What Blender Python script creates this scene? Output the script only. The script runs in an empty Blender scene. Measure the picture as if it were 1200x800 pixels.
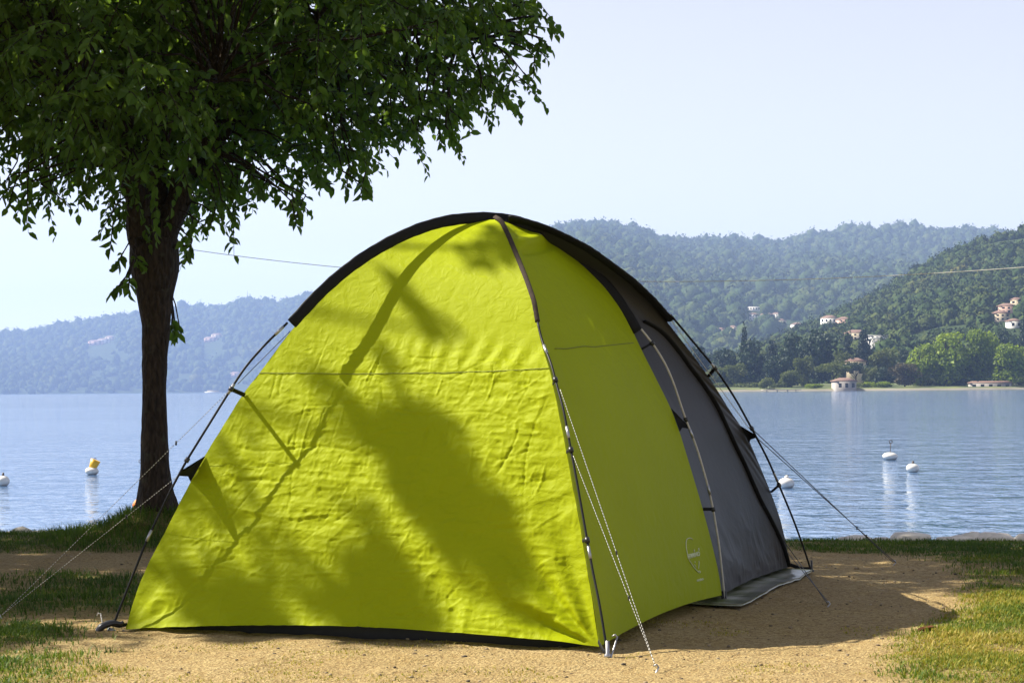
import bpy, math, random
import numpy as np
from mathutils import Matrix, Vector

# ------------------------------------------------------------------ camera, sky, sun, exposure
scene = bpy.context.scene
col = scene.collection
random.seed(4)
rng = np.random.default_rng(11)

FPX, EYE, ROLL = 2490.0, 1.2, math.radians(0.45)      # focal length in photo pixels, eye height (m), camera roll
PITCH = math.atan(56.5 / FPX)
_f = np.array([0, math.cos(PITCH), math.sin(PITCH)])
_u0 = np.array([0, -math.sin(PITCH), math.cos(PITCH)])
_r0 = np.array([1.0, 0, 0])
CR = math.cos(ROLL) * _r0 - math.sin(ROLL) * _u0
CU = math.sin(ROLL) * _r0 + math.cos(ROLL) * _u0
EYEP = np.array([0, 0, EYE])
cd = bpy.data.cameras.new('camera')
cd.sensor_width = 36.0
cd.lens = FPX / 1200 * 36
cd.clip_start, cd.clip_end = 0.1, 20000
cam = bpy.data.objects.new('camera', cd)
col.objects.link(cam)
cam.matrix_world = Matrix(((CR[0], CU[0], -_f[0], 0), (CR[1], CU[1], -_f[1], 0), (CR[2], CU[2], -_f[2], EYE), (0, 0, 0, 1)))
scene.camera = cam

SUN = np.array([-0.66, 0.22, 0.725]); SUN /= np.linalg.norm(SUN)
world = bpy.data.worlds.new('World')
scene.world = world
world.use_nodes = True
wn = world.node_tree
sky = wn.nodes.new('ShaderNodeTexSky')
sky.sky_type = 'NISHITA'
sky.sun_disc = False
sky.sun_elevation = math.asin(SUN[2])
sky.sun_rotation = math.atan2(SUN[0], SUN[1])
sky.altitude = 200
sky.air_density, sky.dust_density, sky.ozone_density = 1.0, 0.1, 1.0
bg = wn.nodes['Background']
bg.inputs['Strength'].default_value = 0.068
hs = wn.nodes.new('ShaderNodeHueSaturation')
hs.inputs['Hue'].default_value = 0.545
hs.inputs['Saturation'].default_value = 0.28            # milky late-summer air
wn.links.new(sky.outputs[0], hs.inputs['Color'])
wn.links.new(hs.outputs[0], bg.inputs[0])
sl = bpy.data.lights.new('sun', 'SUN')
sl.energy, sl.angle, sl.color = 5.0, math.radians(0.55), (1.0, 0.93, 0.80)
sun = bpy.data.objects.new('sun', sl)
col.objects.link(sun)
sun.location = (-20, 10, 30)
sun.rotation_euler = Vector(SUN).to_track_quat('Z', 'Y').to_euler()
scene.view_settings.view_transform = 'Standard'
scene.view_settings.look = 'None'
scene.view_settings.exposure = 1.25
scene.view_settings.gamma = 1.0
try:
    scene.cycles.max_bounces = 8
    scene.cycles.transparent_max_bounces = 8
    scene.cycles.volume_bounces = 1
except Exception:
    pass

# ------------------------------------------------------------------ measuring helpers (photo pixel -> point in the place)
UPV = np.array([0, 0, 1.0])
def ray(px, py):
    u, v = (px - 600) / FPX, (400 - py) / FPX
    return _f + u * CR + v * CU
def ground_at(px, py, z=0.0):
    d = ray(px, py)
    return EYEP + d * ((z - EYE) / d[2])
def on_plane(px, py, p, n):
    d = ray(px, py)
    return EYEP + d * (np.dot(p - EYEP, n) / np.dot(d, n))
def at_depth(px, py, y):
    d = ray(px, py)
    return EYEP + d * (y / d[1])
def project(P):
    q = np.asarray(P) - EYEP
    w = q @ _f
    return np.stack([600 + FPX * (q @ CR) / w, 400 - FPX * (q @ CU) / w], -1)

# ------------------------------------------------------------------ noise
def _hash(ix, iy, seed):
    h = (ix.astype(np.int64) * 374761393 + iy.astype(np.int64) * 668265263 + seed * 974634541) & 0xffffffff
    h = ((h ^ (h >> 13)) * 1274126177) & 0xffffffff
    h = h ^ (h >> 16)
    return (h & 0xffff) / 65535.0
def vnoise(x, y, seed=0):
    x, y = np.asarray(x, float), np.asarray(y, float)
    ix, iy = np.floor(x), np.floor(y)
    fx, fy = x - ix, y - iy
    fx = fx * fx * fx * (fx * (fx * 6 - 15) + 10); fy = fy * fy * fy * (fy * (fy * 6 - 15) + 10)
    a, b = _hash(ix, iy, seed), _hash(ix + 1, iy, seed)
    c, d = _hash(ix, iy + 1, seed), _hash(ix + 1, iy + 1, seed)
    return (a * (1 - fx) + b * fx) * (1 - fy) + (c * (1 - fx) + d * fx) * fy
def fbm(x, y, seed=0, octv=4, gain=0.5):
    s, a, t = 0.0, 1.0, 0.0
    for k in range(octv):
        s = s + a * vnoise(x * 2.03 ** k + 17.3 * k, y * 2.03 ** k - 9.1 * k, seed + k); t += a; a *= gain
    return s / t                                   # 0..1
def ridged(x, y, seed=0, octv=3):
    s, a, t = 0.0, 1.0, 0.0
    for k in range(octv):
        s = s + a * (1 - np.abs(2 * vnoise(x * 2.1 ** k + 5.7 * k, y * 2.1 ** k + 3.3 * k, seed + k) - 1)); t += a; a *= 0.5
    return s / t
def sstep(a, b, x):
    t = np.clip((x - a) / (b - a), 0, 1)
    return t * t * (3 - 2 * t)
def unit(v):
    v = np.asarray(v, float)
    return v / np.maximum(np.linalg.norm(v, axis=-1, keepdims=True), 1e-9)

# ------------------------------------------------------------------ mesh helpers
def make_mesh(name, V, F, mat=None, attrs=None, smooth=False):
    """V (n,3); F: (m,3) or (m,4) int array, or list of such arrays."""
    me = bpy.data.meshes.new(name)
    V = np.asarray(V, np.float32)
    Fs = F if isinstance(F, list) else [F]
    Fs = [np.asarray(f, np.int32) for f in Fs if len(f)]
    me.vertices.add(len(V)); me.vertices.foreach_set('co', V.ravel())
    loops = np.concatenate([f.ravel() for f in Fs])
    sizes = np.concatenate([np.full(len(f), f.shape[1], np.int32) for f in Fs])
    me.loops.add(len(loops)); me.loops.foreach_set('vertex_index', loops)
    me.polygons.add(len(sizes))
    starts = np.zeros(len(sizes), np.int32); starts[1:] = np.cumsum(sizes)[:-1]
    me.polygons.foreach_set('loop_start', starts)
    me.polygons.foreach_set('loop_total', sizes)
    if smooth:
        me.polygons.foreach_set('use_smooth', np.ones(len(sizes), bool))
    me.update(calc_edges=True)
    for k, a in (attrs or {}).items():
        a = np.asarray(a, np.float32)
        if a.ndim == 1:
            at = me.attributes.new(k, 'FLOAT', 'POINT'); at.data.foreach_set('value', a)
        else:
            at = me.attributes.new(k, 'FLOAT_VECTOR', 'POINT'); at.data.foreach_set('vector', a.ravel())
    if mat:
        me.materials.append(mat)
    me.validate()
    return me
def link(name, me, parent=None, label=None, cat=None, group=None, kind=None, loc=None):
    o = bpy.data.objects.new(name, me)
    col.objects.link(o)
    if loc is not None:
        o.location = loc
    if parent is not None:
        o.parent = parent
        o.matrix_parent_inverse = Matrix.Translation(-parent_world(parent))
    tag(o, label, cat, group, kind)
    return o
def parent_world(p):
    v = Vector((0, 0, 0))
    while p is not None:
        if p.get('_base') is not None:
            v = Vector(p['_base']); break
        p = p.parent
    return v
def tag(o, label=None, cat=None, group=None, kind=None):
    if label: o['label'] = label
    if cat: o['category'] = cat
    if group: o['group'] = group
    if kind: o['kind'] = kind
    return o
def thing(name, loc, label, cat, group=None):
    o = bpy.data.objects.new(name, None)
    o.empty_display_size = 0.2
    col.objects.link(o)
    o.location = Vector(loc)
    tag(o, label, cat, group)
    return o
def part(name, me, root, parent=None, **kw):
    """A mesh given in world coordinates as a child of root (an Empty) or of one of its parts."""
    o = bpy.data.objects.new(name, me)
    col.objects.link(o)
    if parent is None:
        o.parent = root
        o.location = -root.location
    else:
        o.parent = parent
    tag(o, **kw)
    return o
class MB:
    def __init__(s): s.V, s.F3, s.F4, s.n = [], [], [], 0
    def add(s, V, F3=(), F4=()):
        V = np.asarray(V, float)
        s.V.append(V)
        if len(F3): s.F3.append(np.asarray(F3, int) + s.n)
        if len(F4): s.F4.append(np.asarray(F4, int) + s.n)
        s.n += len(V)
    def box(s, c, half, R=None, taper=1.0):
        h = np.asarray(half, float)
        q = np.array([[x, y, z] for z in (-1, 1) for y in (-1, 1) for x in (-1, 1)], float)
        q[4:, :2] *= taper
        q = q * h
        if R is not None: q = q @ np.asarray(R).T
        s.add(q + np.asarray(c, float), F4=[(0, 2, 3, 1), (4, 5, 7, 6), (0, 1, 5, 4), (2, 6, 7, 3), (0, 4, 6, 2), (1, 3, 7, 5)])
    def tube(s, P, r, n=8, flat=None, caps=True):
        """Tube along polyline P; r scalar or per-point; flat=(unit axis list, ratio) for an elliptical section."""
        P = np.asarray(P, float); m = len(P)
        r = np.broadcast_to(np.asarray(r, float), (m,))
        T = np.gradient(P, axis=0); T = unit(T)
        ref = np.array([0, 0, 1.0]) if abs(T[0][2]) < 0.9 else np.array([1.0, 0, 0])
        a = np.cross(T[0], ref); a /= np.linalg.norm(a)
        V = np.zeros((m * n, 3)); ang = np.arange(n) * 2 * math.pi / n
        for i in range(m):
            if flat is not None:
                a = flat[0] - T[i] * np.dot(flat[0], T[i])
            else:
                a = a - T[i] * np.dot(a, T[i])
            a = a / np.linalg.norm(a)
            b = np.cross(T[i], a)
            ra, rb = r[i], r[i] * (flat[1] if flat is not None else 1)
            V[i * n:(i + 1) * n] = P[i] + np.outer(np.cos(ang) * ra, a) + np.outer(np.sin(ang) * rb, b)
        i0 = np.arange(m - 1)[:, None] * n; k = np.arange(n)[None, :]; k2 = (k + 1) % n
        F4 = np.stack([i0 + k, i0 + k2, i0 + n + k2, i0 + n + k], -1).reshape(-1, 4)
        F3 = []
        if caps:
            V = np.vstack([V, P[:1], P[-1:]])
            for k_ in range(n):
                F3.append((m * n, (k_ + 1) % n, k_)); F3.append((m * n + 1, (m - 1) * n + k_, (m - 1) * n + (k_ + 1) % n))
        s.add(V, F3, F4)
    def lathe(s, prof, c, n=20, axis=None):
        """prof: list of (r,z)."""
        ang = np.arange(n) * 2 * math.pi / n
        V = np.array([[r * math.cos(t), r * math.sin(t), z] for r, z in prof for t in ang])
        if axis is not None:
            z = unit(np.array(axis, float)); x = unit(np.cross([0.3, 1, 0.1], z)); y = np.cross(z, x)
            V = V @ np.stack([x, y, z])
        F4 = [(i * n + k, i * n + (k + 1) % n, (i + 1) * n + (k + 1) % n, (i + 1) * n + k) for i in range(len(prof) - 1) for k in range(n)]
        s.add(V + np.asarray(c, float), F4=F4)
    def mesh(s, name, mat=None, smooth=False, attrs=None):
        F = []
        if s.F3: F.append(np.vstack(s.F3))
        if s.F4: F.append(np.vstack(s.F4))
        return make_mesh(name, np.vstack(s.V), F, mat, attrs, smooth)
def resample(P, n, closed=False):
    P = np.asarray(P, float)
    d = np.concatenate([[0], np.cumsum(np.linalg.norm(np.diff(P, axis=0), axis=1))])
    # smooth (Catmull-Rom like) via dense interpolation
    t = np.linspace(0, d[-1], n)
    out = np.stack([np.interp(t, d, P[:, k]) for k in range(3)], 1)
    for _ in range(max(1, n // 12)):
        out[1:-1] = 0.25 * out[:-2] + 0.5 * out[1:-1] + 0.25 * out[2:]
    return out

# ------------------------------------------------------------------ material helpers
class NT:
    def __init__(s, name):
        s.m = bpy.data.materials.new(name); s.m.use_nodes = True
        s.t = s.m.node_tree
        s.p = s.t.nodes['Principled BSDF']; s.out = s.t.nodes['Material Output']
    def n(s, typ, **kw):
        nd = s.t.nodes.new('ShaderNode' + typ)
        for k, v in kw.items():
            if k.startswith('i_'):
                key = k[2:]
                key = int(key) if key.isdigit() else key.replace('_', ' ')
                if hasattr(v, 'links') or isinstance(v, bpy.types.NodeSocket): s.t.links.new(v, nd.inputs[key])
                else: nd.inputs[key].default_value = v
            else: setattr(nd, k, v)
        return nd
    def l(s, a, b): s.t.links.new(a, b)
    def ramp(s, fac, stops, interp='LINEAR'):
        r = s.n('ValToRGB'); r.color_ramp.interpolation = interp
        el = r.color_ramp.elements
        while len(el) < len(stops): el.new(0.5)
        for e, (p, c) in zip(el, stops):
            e.position = p; e.color = (c[0], c[1], c[2], 1) if hasattr(c, '__len__') else (c, c, c, 1)
        s.l(fac, r.inputs[0]); return r.outputs[0]
    def mix(s, fac, a, b, mode='MIX'):
        m = s.n('Mix', data_type='RGBA', blend_type=mode)
        for sock, v in ((m.inputs[0], fac), (m.inputs[6], a), (m.inputs[7], b)):
            if isinstance(v, bpy.types.NodeSocket): s.l(v, sock)
            elif hasattr(v, '__len__'): sock.default_value = (v[0], v[1], v[2], 1)
            else: sock.default_value = v
        return m.outputs[2]
    def math(s, op, a, b=0.0):
        m = s.n('Math', operation=op)
        for sock, v in ((m.inputs[0], a), (m.inputs[1], b)):
            if isinstance(v, bpy.types.NodeSocket): s.l(v, sock)
            else: sock.default_value = v
        return m.outputs[0]
    def attr(s, name): return s.n('Attribute', attribute_name=name)
    def bump(s, h, strength=0.5, dist=0.01, normal=None):
        b = s.n('Bump'); b.inputs['Strength'].default_value = strength; b.inputs['Distance'].default_value = dist
        s.l(h, b.inputs['Height'])
        if normal is not None: s.l(normal, b.inputs['Normal'])
        return b.outputs[0]
    def set(s, base=None, rough=None, metal=None, normal=None, spec=None):
        for key, v in (('Base Color', base), ('Roughness', rough), ('Metallic', metal), ('Normal', normal), ('Specular IOR Level', spec)):
            if v is None: continue
            if isinstance(v, bpy.types.NodeSocket): s.l(v, s.p.inputs[key])
            elif hasattr(v, '__len__'): s.p.inputs[key].default_value = (v[0], v[1], v[2], 1)
            else: s.p.inputs[key].default_value = v
        return s
def plain(name, c, rough=0.6, metal=0.0, var=0.15, scale=30.0, spec=0.5):
    k = NT(name)
    tc = k.n('TexCoord')
    nz = k.n('TexNoise', i_Scale=scale, i_Detail=4.0); k.l(tc.outputs['Object'], nz.inputs['Vector'])
    base = k.ramp(nz.outputs[0], [(0.3, [x * (1 - var) for x in c]), (0.7, [min(1, x * (1 + var)) for x in c])])
    k.set(base, rough, metal, k.bump(nz.outputs[0], 0.15, 0.002), spec)
    return k.m
def leafmat(name, dark, light, trans=0.35, tcol=None, rough=0.55):
    k = NT(name)
    a = k.attr('tint').outputs['Fac']
    base = k.ramp(a, [(0.0, dark), (0.8, light), (1.0, [light[0] * 1.5, light[1] * 1.15, light[2] * 0.9])])
    k.set(base, rough, spec=0.3)
    tr = k.n('BsdfTranslucent')
    k.l(k.mix(0.5, base, tcol or [light[0] * 1.6, light[1] * 1.5, light[2] * 0.6]), tr.inputs[0])
    mx = k.n('MixShader'); mx.inputs[0].default_value = trans
    k.l(k.p.outputs[0], mx.inputs[1]); k.l(tr.outputs[0], mx.inputs[2]); k.l(mx.outputs[0], k.out.inputs[0])
    return k.m
def fabric(name, c, trans, tcol, rough=0.5, fine=0.35, scale=60.0, spec=0.35):
    """Coated tent cloth: fine weave wrinkles in the bump, light passing through."""
    k = NT(name)
    u = k.attr('cloth').outputs['Vector']
    n1 = k.n('TexNoise', i_Scale=scale * 0.25, i_Detail=5.0, i_Distortion=0.6); k.l(u, n1.inputs['Vector'])
    v1 = k.n('TexVoronoi', feature='DISTANCE_TO_EDGE', i_Scale=scale * 0.2); 
    wob = k.n('TexNoise', i_Scale=6.0, i_Detail=2.0); k.l(u, wob.inputs['Vector'])
    mixv = k.n('VectorMath', operation='MULTIPLY_ADD'); k.l(wob.outputs['Color'], mixv.inputs[0]); mixv.inputs[1].default_value = (0.25, 0.25, 0.25); k.l(u, mixv.inputs[2])
    k.l(mixv.outputs[0], v1.inputs['Vector'])
    ed = k.ramp(v1.outputs['Distance'], [(0.0, 1.0), (0.06, 0.0)])
    n2 = k.n('TexNoise', i_Scale=4.0, i_Detail=2.0); k.l(u, n2.inputs['Vector'])
    mask = k.ramp(n2.outputs[0], [(0.42, 0.0), (0.62, 1.0)])
    hh = k.math('ADD', n1.outputs[0], k.math('MULTIPLY', k.math('MULTIPLY', ed, mask), 0.10))
    nrm = k.bump(hh, fine, 0.006)
    dirt = k.n('TexNoise', i_Scale=2.5, i_Detail=6.0); k.l(u, dirt.inputs['Vector'])
    base = k.mix(k.ramp(dirt.outputs[0], [(0.4, 0.0), (0.75, 0.16)]), c, [x * 0.6 for x in c])
    k.set(base, rough, normal=nrm, spec=spec)
    tr = k.n('BsdfTranslucent'); tr.inputs[0].default_value = (*tcol, 1); k.l(nrm, tr.inputs['Normal'])
    mx = k.n('MixShader'); mx.inputs[0].default_value = trans
    k.l(k.p.outputs[0], mx.inputs[1]); k.l(tr.outputs[0], mx.inputs[2]); k.l(mx.outputs[0], k.out.inputs[0])
    return k.m

M = {}
M['lime'] = fabric('lime_fabric', (0.325, 0.378, 0.004), 0.17, (0.35, 0.42, 0.003), fine=1.0, spec=0.05, rough=0.55)
M['grey'] = fabric('grey_fabric', (0.027, 0.0245, 0.0265), 0.05, (0.035, 0.033, 0.038), fine=0.25)
M['black_web'] = plain('black_webbing', (0.006, 0.006, 0.007), 0.7, var=0.4, scale=90, spec=0.2)
M['brown_web'] = plain('brown_webbing', (0.040, 0.029, 0.022), 0.85, var=0.25, scale=60, spec=0.15)
M['pole'] = plain('dark_pole_fibreglass', (0.007, 0.007, 0.008), 0.5, var=0.2, spec=0.2)
M['pale_pole'] = plain('grey_pole', (0.42, 0.39, 0.34), 0.35, var=0.15)
M['alu'] = plain('aluminium', (0.36, 0.36, 0.37), 0.4, 0.9, var=0.08)
M['plastic'] = plain('black_plastic', (0.014, 0.014, 0.015), 0.35, var=0.2)
M['tub'] = plain('hem_shade_dark', (0.02, 0.02, 0.022), 0.7)  # near-black, so the gap under the hem reads as shade
M['print'] = plain('pale_print', (0.62, 0.66, 0.42), 0.6, var=0.1)
M['seam'] = plain('seam_thread', (0.13, 0.15, 0.012), 0.7)
M['buoy_white'] = plain('buoy_white', (0.62, 0.61, 0.58), 0.45, var=0.12, scale=8)
M['buoy_yellow'] = plain('buoy_yellow', (0.75, 0.42, 0.02), 0.45, var=0.12, scale=10)
M['buoy_orange'] = plain('buoy_orange', (0.75, 0.22, 0.04), 0.5, var=0.15, scale=10)
M['iron'] = plain('rusty_iron', (0.09, 0.07, 0.06), 0.6, 0.4)
k = NT('rope_braid')
a = k.attr('run').outputs['Fac']
w = k.math('FRACT', k.math('MULTIPLY', a, 55.0))
k.set(k.ramp(w, [(0.0, (0.62, 0.60, 0.55)), (0.5, (0.62, 0.60, 0.55)), (0.56, (0.03, 0.03, 0.03)), (1.0, (0.03, 0.03, 0.03))], 'CONSTANT'), 0.6)
M['rope'] = k.m
M['rope_dark'] = plain('dark_cord', (0.03, 0.03, 0.033), 0.6)
M['rope_pale'] = plain('pale_line', (0.45, 0.45, 0.40), 0.6)

# ------------------------------------------------------------------ ground: lake shore of trodden dirt and grass
WATER = -0.42
TREE = np.array([-2.93, 17.4])                       # trunk position
def shore_y(x):
    x = np.asarray(x, float)
    return 17.95 - 0.27 * np.clip(x, -9, 14) + 0.30 * (fbm(x * 0.55 + 3, x * 0 + 1.7, 5, 3) - 0.5) + 0.10 * (vnoise(x * 4, x * 0, 8) - 0.5) + 0.12 * np.exp(-((x - TREE[0]) / 0.6) ** 2)
def ground_z(x, y):
    x, y = np.asarray(x, float), np.asarray(y, float)
    z = 0.045 * (fbm(x * 0.7, y * 0.7, 21, 3) - 0.5) + 0.026 * (fbm(x * 4, y * 5, 31, 4) - 0.5) + 0.010 * (ridged(x * 2.2, y * 3.1, 35, 2) - 0.6) + 0.006 * (vnoise(x * 21, y * 21, 41) - 0.5)
    r = np.hypot(x - TREE[0], (y - TREE[1]) * 0.9)
    z = z + 0.22 * np.exp(-(r / 0.40) ** 2) + 0.04 * np.exp(-(r / 0.9) ** 2)
    s = shore_y(x) - y                                # metres inland of the edge
    z = z - 0.05 * sstep(1.2, 0.1, s) - 0.95 * sstep(0.12, -0.75, s)
    return z
def grass_mask(x, y):
    """0 bare trodden dirt .. 1 full turf."""
    x, y = np.asarray(x, float), np.asarray(y, float)
    w = 0.55 * (fbm(x * 1.3, y * 1.3, 51, 4) - 0.5)
    # right of the tent
    xb = np.interp(y, [6.5, 8.6, 9.8, 11.2, 12.6, 14.3, 15.2, 15.7, 16.2, 17.5], [1.35, 1.6, 1.8, 2.3, 2.75, 3.05, 2.7, 1.6, -1.0, -3.0])
    gr = sstep(-0.22, 0.30, x - xb + w * 0.9)
    # left of the tent
    xl = np.interp(y, [8, 10, 11.4, 13, 15, 16.1, 17, 18], [-1.72, -1.95, -2.02, -1.6, -1.3, -1.1, 0.4, 3.0])
    band = np.maximum(np.maximum(sstep(11.25, 11.75, y + w) * sstep(14.15, 13.7, y + w * 1.2), sstep(15.9, 16.4, y + w)), sstep(9.95, 9.45, y + w * 1.2))
    gl = sstep(0.15, -0.35, x - xl + w * 0.9) * band
    tuft = np.exp(-(((x + 2.42) / 0.22) ** 2 + ((y - 10.55) / 0.35) ** 2)) * 1.2
    far = sstep(16.1, 16.6, y + w)
    g = np.maximum(np.maximum(gr, gl), np.maximum(np.clip(tuft, 0, 1), far * 0.9))
    patch = sstep(0.30, 0.52, fbm(x * 2.6, y * 2.6, 61, 3))
    return np.clip(g * (0.35 + 0.65 * patch), 0, 1)
def dry_mask(x, y):
    d = np.interp(y, [7, 9.5, 11.5, 13.5, 16], [0.62, 0.62, 0.55, 0.35, 0.12]) * (np.asarray(x) > -1.0) + np.interp(y, [8, 10, 11, 14], [0.45, 0.4, 0.15, 0.1]) * (np.asarray(x) <= -1.0)
    return np.clip(d + 0.9 * (fbm(x * 1.8, y * 1.8, 71, 3) - 0.5), 0, 1)

xs = np.concatenate([np.linspace(-60, -6, 40), np.arange(-5.9, 6.0, 0.032), np.linspace(6.1, 60, 40)])
ys = np.concatenate([np.linspace(-45, 7, 50), np.arange(7.1, 11.5, 0.026), np.arange(11.5, 21.0, 0.045), np.linspace(21.2, 30, 12)])
X, Y = np.meshgrid(xs, ys)
Z = ground_z(X, Y)
g_ = grass_mask(X, Y)
Z = Z + 0.012 * g_
nx, ny = len(xs), len(ys)
idx = np.arange(nx * ny).reshape(ny, nx)
FQ = np.stack([idx[:-1, :-1], idx[:-1, 1:], idx[1:, 1:], idx[1:, :-1]], -1).reshape(-1, 4)
k = NT('trodden_earth')
tc = k.n('TexCoord').outputs['Object']
n1 = k.n('TexNoise', i_Scale=1.1, i_Detail=6.0, i_Roughness=0.6); k.l(tc, n1.inputs['Vector'])
n2 = k.n('TexNoise', i_Scale=38.0, i_Detail=5.0, i_Roughness=0.7); k.l(tc, n2.inputs['Vector'])
n3 = k.n('TexNoise', i_Scale=7.0, i_Detail=4.0); k.l(tc, n3.inputs['Vector'])
v3 = k.n('TexVoronoi', i_Scale=70.0); k.l(tc, v3.inputs['Vector'])
dirt = k.ramp(n1.outputs[0], [(0.3, (0.37, 0.275, 0.120)), (0.7, (0.48, 0.375, 0.180))])
n4 = k.n('TexNoise', i_Scale=110.0, i_Detail=3.0, i_Roughness=0.7); k.l(tc, n4.inputs['Vector'])
dirt = k.mix(k.ramp(n2.outputs[0], [(0.40, 0.75), (0.60, 0.0)]), dirt, (0.20, 0.125, 0.05))
dirt = k.mix(k.ramp(n4.outputs[0], [(0.36, 0.8), (0.50, 0.0)]), dirt, (0.13, 0.08, 0.035))
dirt = k.mix(k.ramp(n3.outputs[0], [(0.5, 0.0), (0.75, 0.4)]), dirt, (0.30, 0.20, 0.07))
dirt = k.mix(k.ramp(v3.outputs['Distance'], [(0.05, 0.25), (0.16, 0.0)]), dirt, (0.55, 0.47, 0.30))
soil = k.ramp(n2.outputs[0], [(0.35, (0.085, 0.075, 0.022)), (0.65, (0.20, 0.18, 0.045))])
gm = k.math('MULTIPLY', k.attr('turf').outputs['Fac'], k.ramp(n3.outputs[0], [(0.3, 0.75), (0.6, 1.15)]))
hsum = k.math('ADD', n2.outputs[0], k.math('MULTIPLY', v3.outputs['Distance'], -0.4))
k.set(k.mix(gm, dirt, soil), 0.95, normal=k.bump(hsum, 0.9, 0.02), spec=0.15)
M['earth'] = k.m
gme = make_mesh('ground', np.stack([X, Y, Z], -1).reshape(-1, 3), FQ, M['earth'], {'turf': g_.ravel()}, True)
link('ground', gme, label='bare trodden lakeside earth with patches of turf', kind='structure')

# lake
k = NT('lake_water')
tc = k.n('TexCoord').outputs['Object']
mp = k.n('Mapping'); mp.inputs['Scale'].default_value = (1.5, 1.0, 1.0); k.l(tc, mp.inputs['Vector'])
w1 = k.n('TexNoise', i_Scale=2.1, i_Detail=3.0, i_Roughness=0.55, i_Distortion=0.5); k.l(mp.outputs[0], w1.inputs['Vector'])
mp2 = k.n('Mapping'); mp2.inputs['Scale'].default_value = (1.0, 0.9, 1.0); mp2.inputs['Rotation'].default_value = (0, 0, 0.35); k.l(tc, mp2.inputs['Vector'])
w2 = k.n('TexNoise', i_Scale=0.7, i_Detail=3.0); k.l(mp2.outputs[0], w2.inputs['Vector'])
mp3 = k.n('Mapping'); mp3.inputs['Scale'].default_value = (0.012, 0.05, 1.0); k.l(tc, mp3.inputs['Vector'])
w3 = k.n('TexNoise', i_Scale=1.0, i_Detail=3.0); k.l(mp3.outputs[0], w3.inputs['Vector'])
gust = k.ramp(w3.outputs[0], [(0.35, 0.75), (0.65, 1.1)])
hh = k.math('MULTIPLY', k.math('ADD', k.math('MULTIPLY', w1.outputs[0], 0.55), k.math('MULTIPLY', w2.outputs[0], 0.9)), gust)
k.set((0.07, 0.15, 0.30), 0.05, normal=k.bump(hh, 1.0, 0.13), spec=0.5)
k.p.inputs['IOR'].default_value = 1.333
M['water'] = k.m
lx = np.concatenate([[-7000, -1200, -500, -200], np.linspace(-80, 80, 33), [200, 500, 1200, 7000]])
ly = np.concatenate([np.linspace(16, 80, 33), [120, 200, 350, 600, 900, 1400, 2200, 3200, 5000, 9000]])
X, Y = np.meshgrid(lx, ly)
idx = np.arange(X.size).reshape(X.shape)
FQ2 = np.stack([idx[:-1, :-1], idx[:-1, 1:], idx[1:, 1:], idx[1:, :-1]], -1).reshape(-1, 4)
link('lake', make_mesh('lake', np.stack([X, Y, X * 0 + WATER], -1).reshape(-1, 3), FQ2, M['water'], None, True), label='rippled blue lake water', kind='structure')

# ------------------------------------------------------------------ hills across the lake
def hillmat(name, a, b, clear):
    k = NT(name)
    tc = k.n('TexCoord').outputs['Object']
    n1 = k.n('TexNoise', i_Scale=0.06, i_Detail=5.0); k.l(tc, n1.inputs['Vector'])
    k.set(k.ramp(n1.outputs[0], [(0.35, a), (0.65, b), (0.78, clear)]), 0.9, normal=k.bump(n1.outputs[0], 1.0, 4.0), spec=0.1)
    return k.m
M['hill_far'] = hillmat('far_hill_ground', (0.02, 0.035, 0.012), (0.04, 0.06, 0.018), (0.08, 0.09, 0.03))
k = NT('forest_leaves')
a = k.attr('tint').outputs['Fac']
tc = k.n('TexCoord').outputs['Object']
n1 = k.n('TexNoise', i_Scale=0.35, i_Detail=4.0); k.l(tc, n1.inputs['Vector'])
base = k.ramp(a, [(0.0, (0.018, 0.035, 0.012)), (0.5, (0.045, 0.075, 0.018)), (0.85, (0.085, 0.105, 0.024)), (1.0, (0.13, 0.12, 0.03))])
k.set(k.mix(k.ramp(n1.outputs[0], [(0.4, 0.5), (0.65, 0.0)]), base, (0.012, 0.022, 0.008)), 0.9, normal=k.bump(n1.outputs[0], 1.0, 1.6), spec=0.1)
M['forest'] = k.m

class Hill:
    """Terrain sheet whose crest follows a measured skyline at depth `crest`, running down to the lake at depth `foot`."""
    def __init__(s, name, label, skyline, foot, crest, xr, seed, rough, floor=0.5, nx=220, ny=70):
        px = np.array([p[0] for p in skyline], float)
        pts = np.array([at_depth(p[0], p[1], crest) for p in skyline])
        s.sx, s.sz, s.foot, s.crest, s.seed, s.rough, s.floor = pts[:, 0], pts[:, 2], foot, crest, seed, rough, floor
        x = np.linspace(xr[0], xr[1], nx); y = np.linspace(foot, crest + (crest - foot) * 0.5, ny)
        X, Y = np.meshgrid(x, y)
        Z = s.z(X, Y)
        i = np.arange(X.size).reshape(X.shape)
        F = np.stack([i[:-1, :-1], i[:-1, 1:], i[1:, 1:], i[1:, :-1]], -1).reshape(-1, 4)
        link(name, make_mesh(name, np.stack([X, Y, Z], -1).reshape(-1, 3), F, M['hill_far'], None, True), label=label, kind='structure')
    def z(s, X, Y):
        t = (Y - s.foot) / (s.crest - s.foot)
        # the skyline is measured at the crest depth; nearer rows are carried over along the line of sight
        h = np.interp(X * s.crest / np.maximum(Y, s.foot * 0.8), s.sx, s.sz)
        up = np.where(t < 1, np.clip(t, 0, 1) ** 0.85, 1 - 0.75 * np.clip(t - 1, 0, 1) ** 1.2)
        L = (s.crest - s.foot)
        spur = (fbm(X / (L * 0.30), Y / (L * 0.6), s.seed, 4) - 0.5) * s.rough * np.clip(h, 0, None) * np.sin(np.clip(t, 0, 1) * math.pi) 
        return np.maximum(s.floor + h * up + spur, -1.0 + 0 * t)
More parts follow.
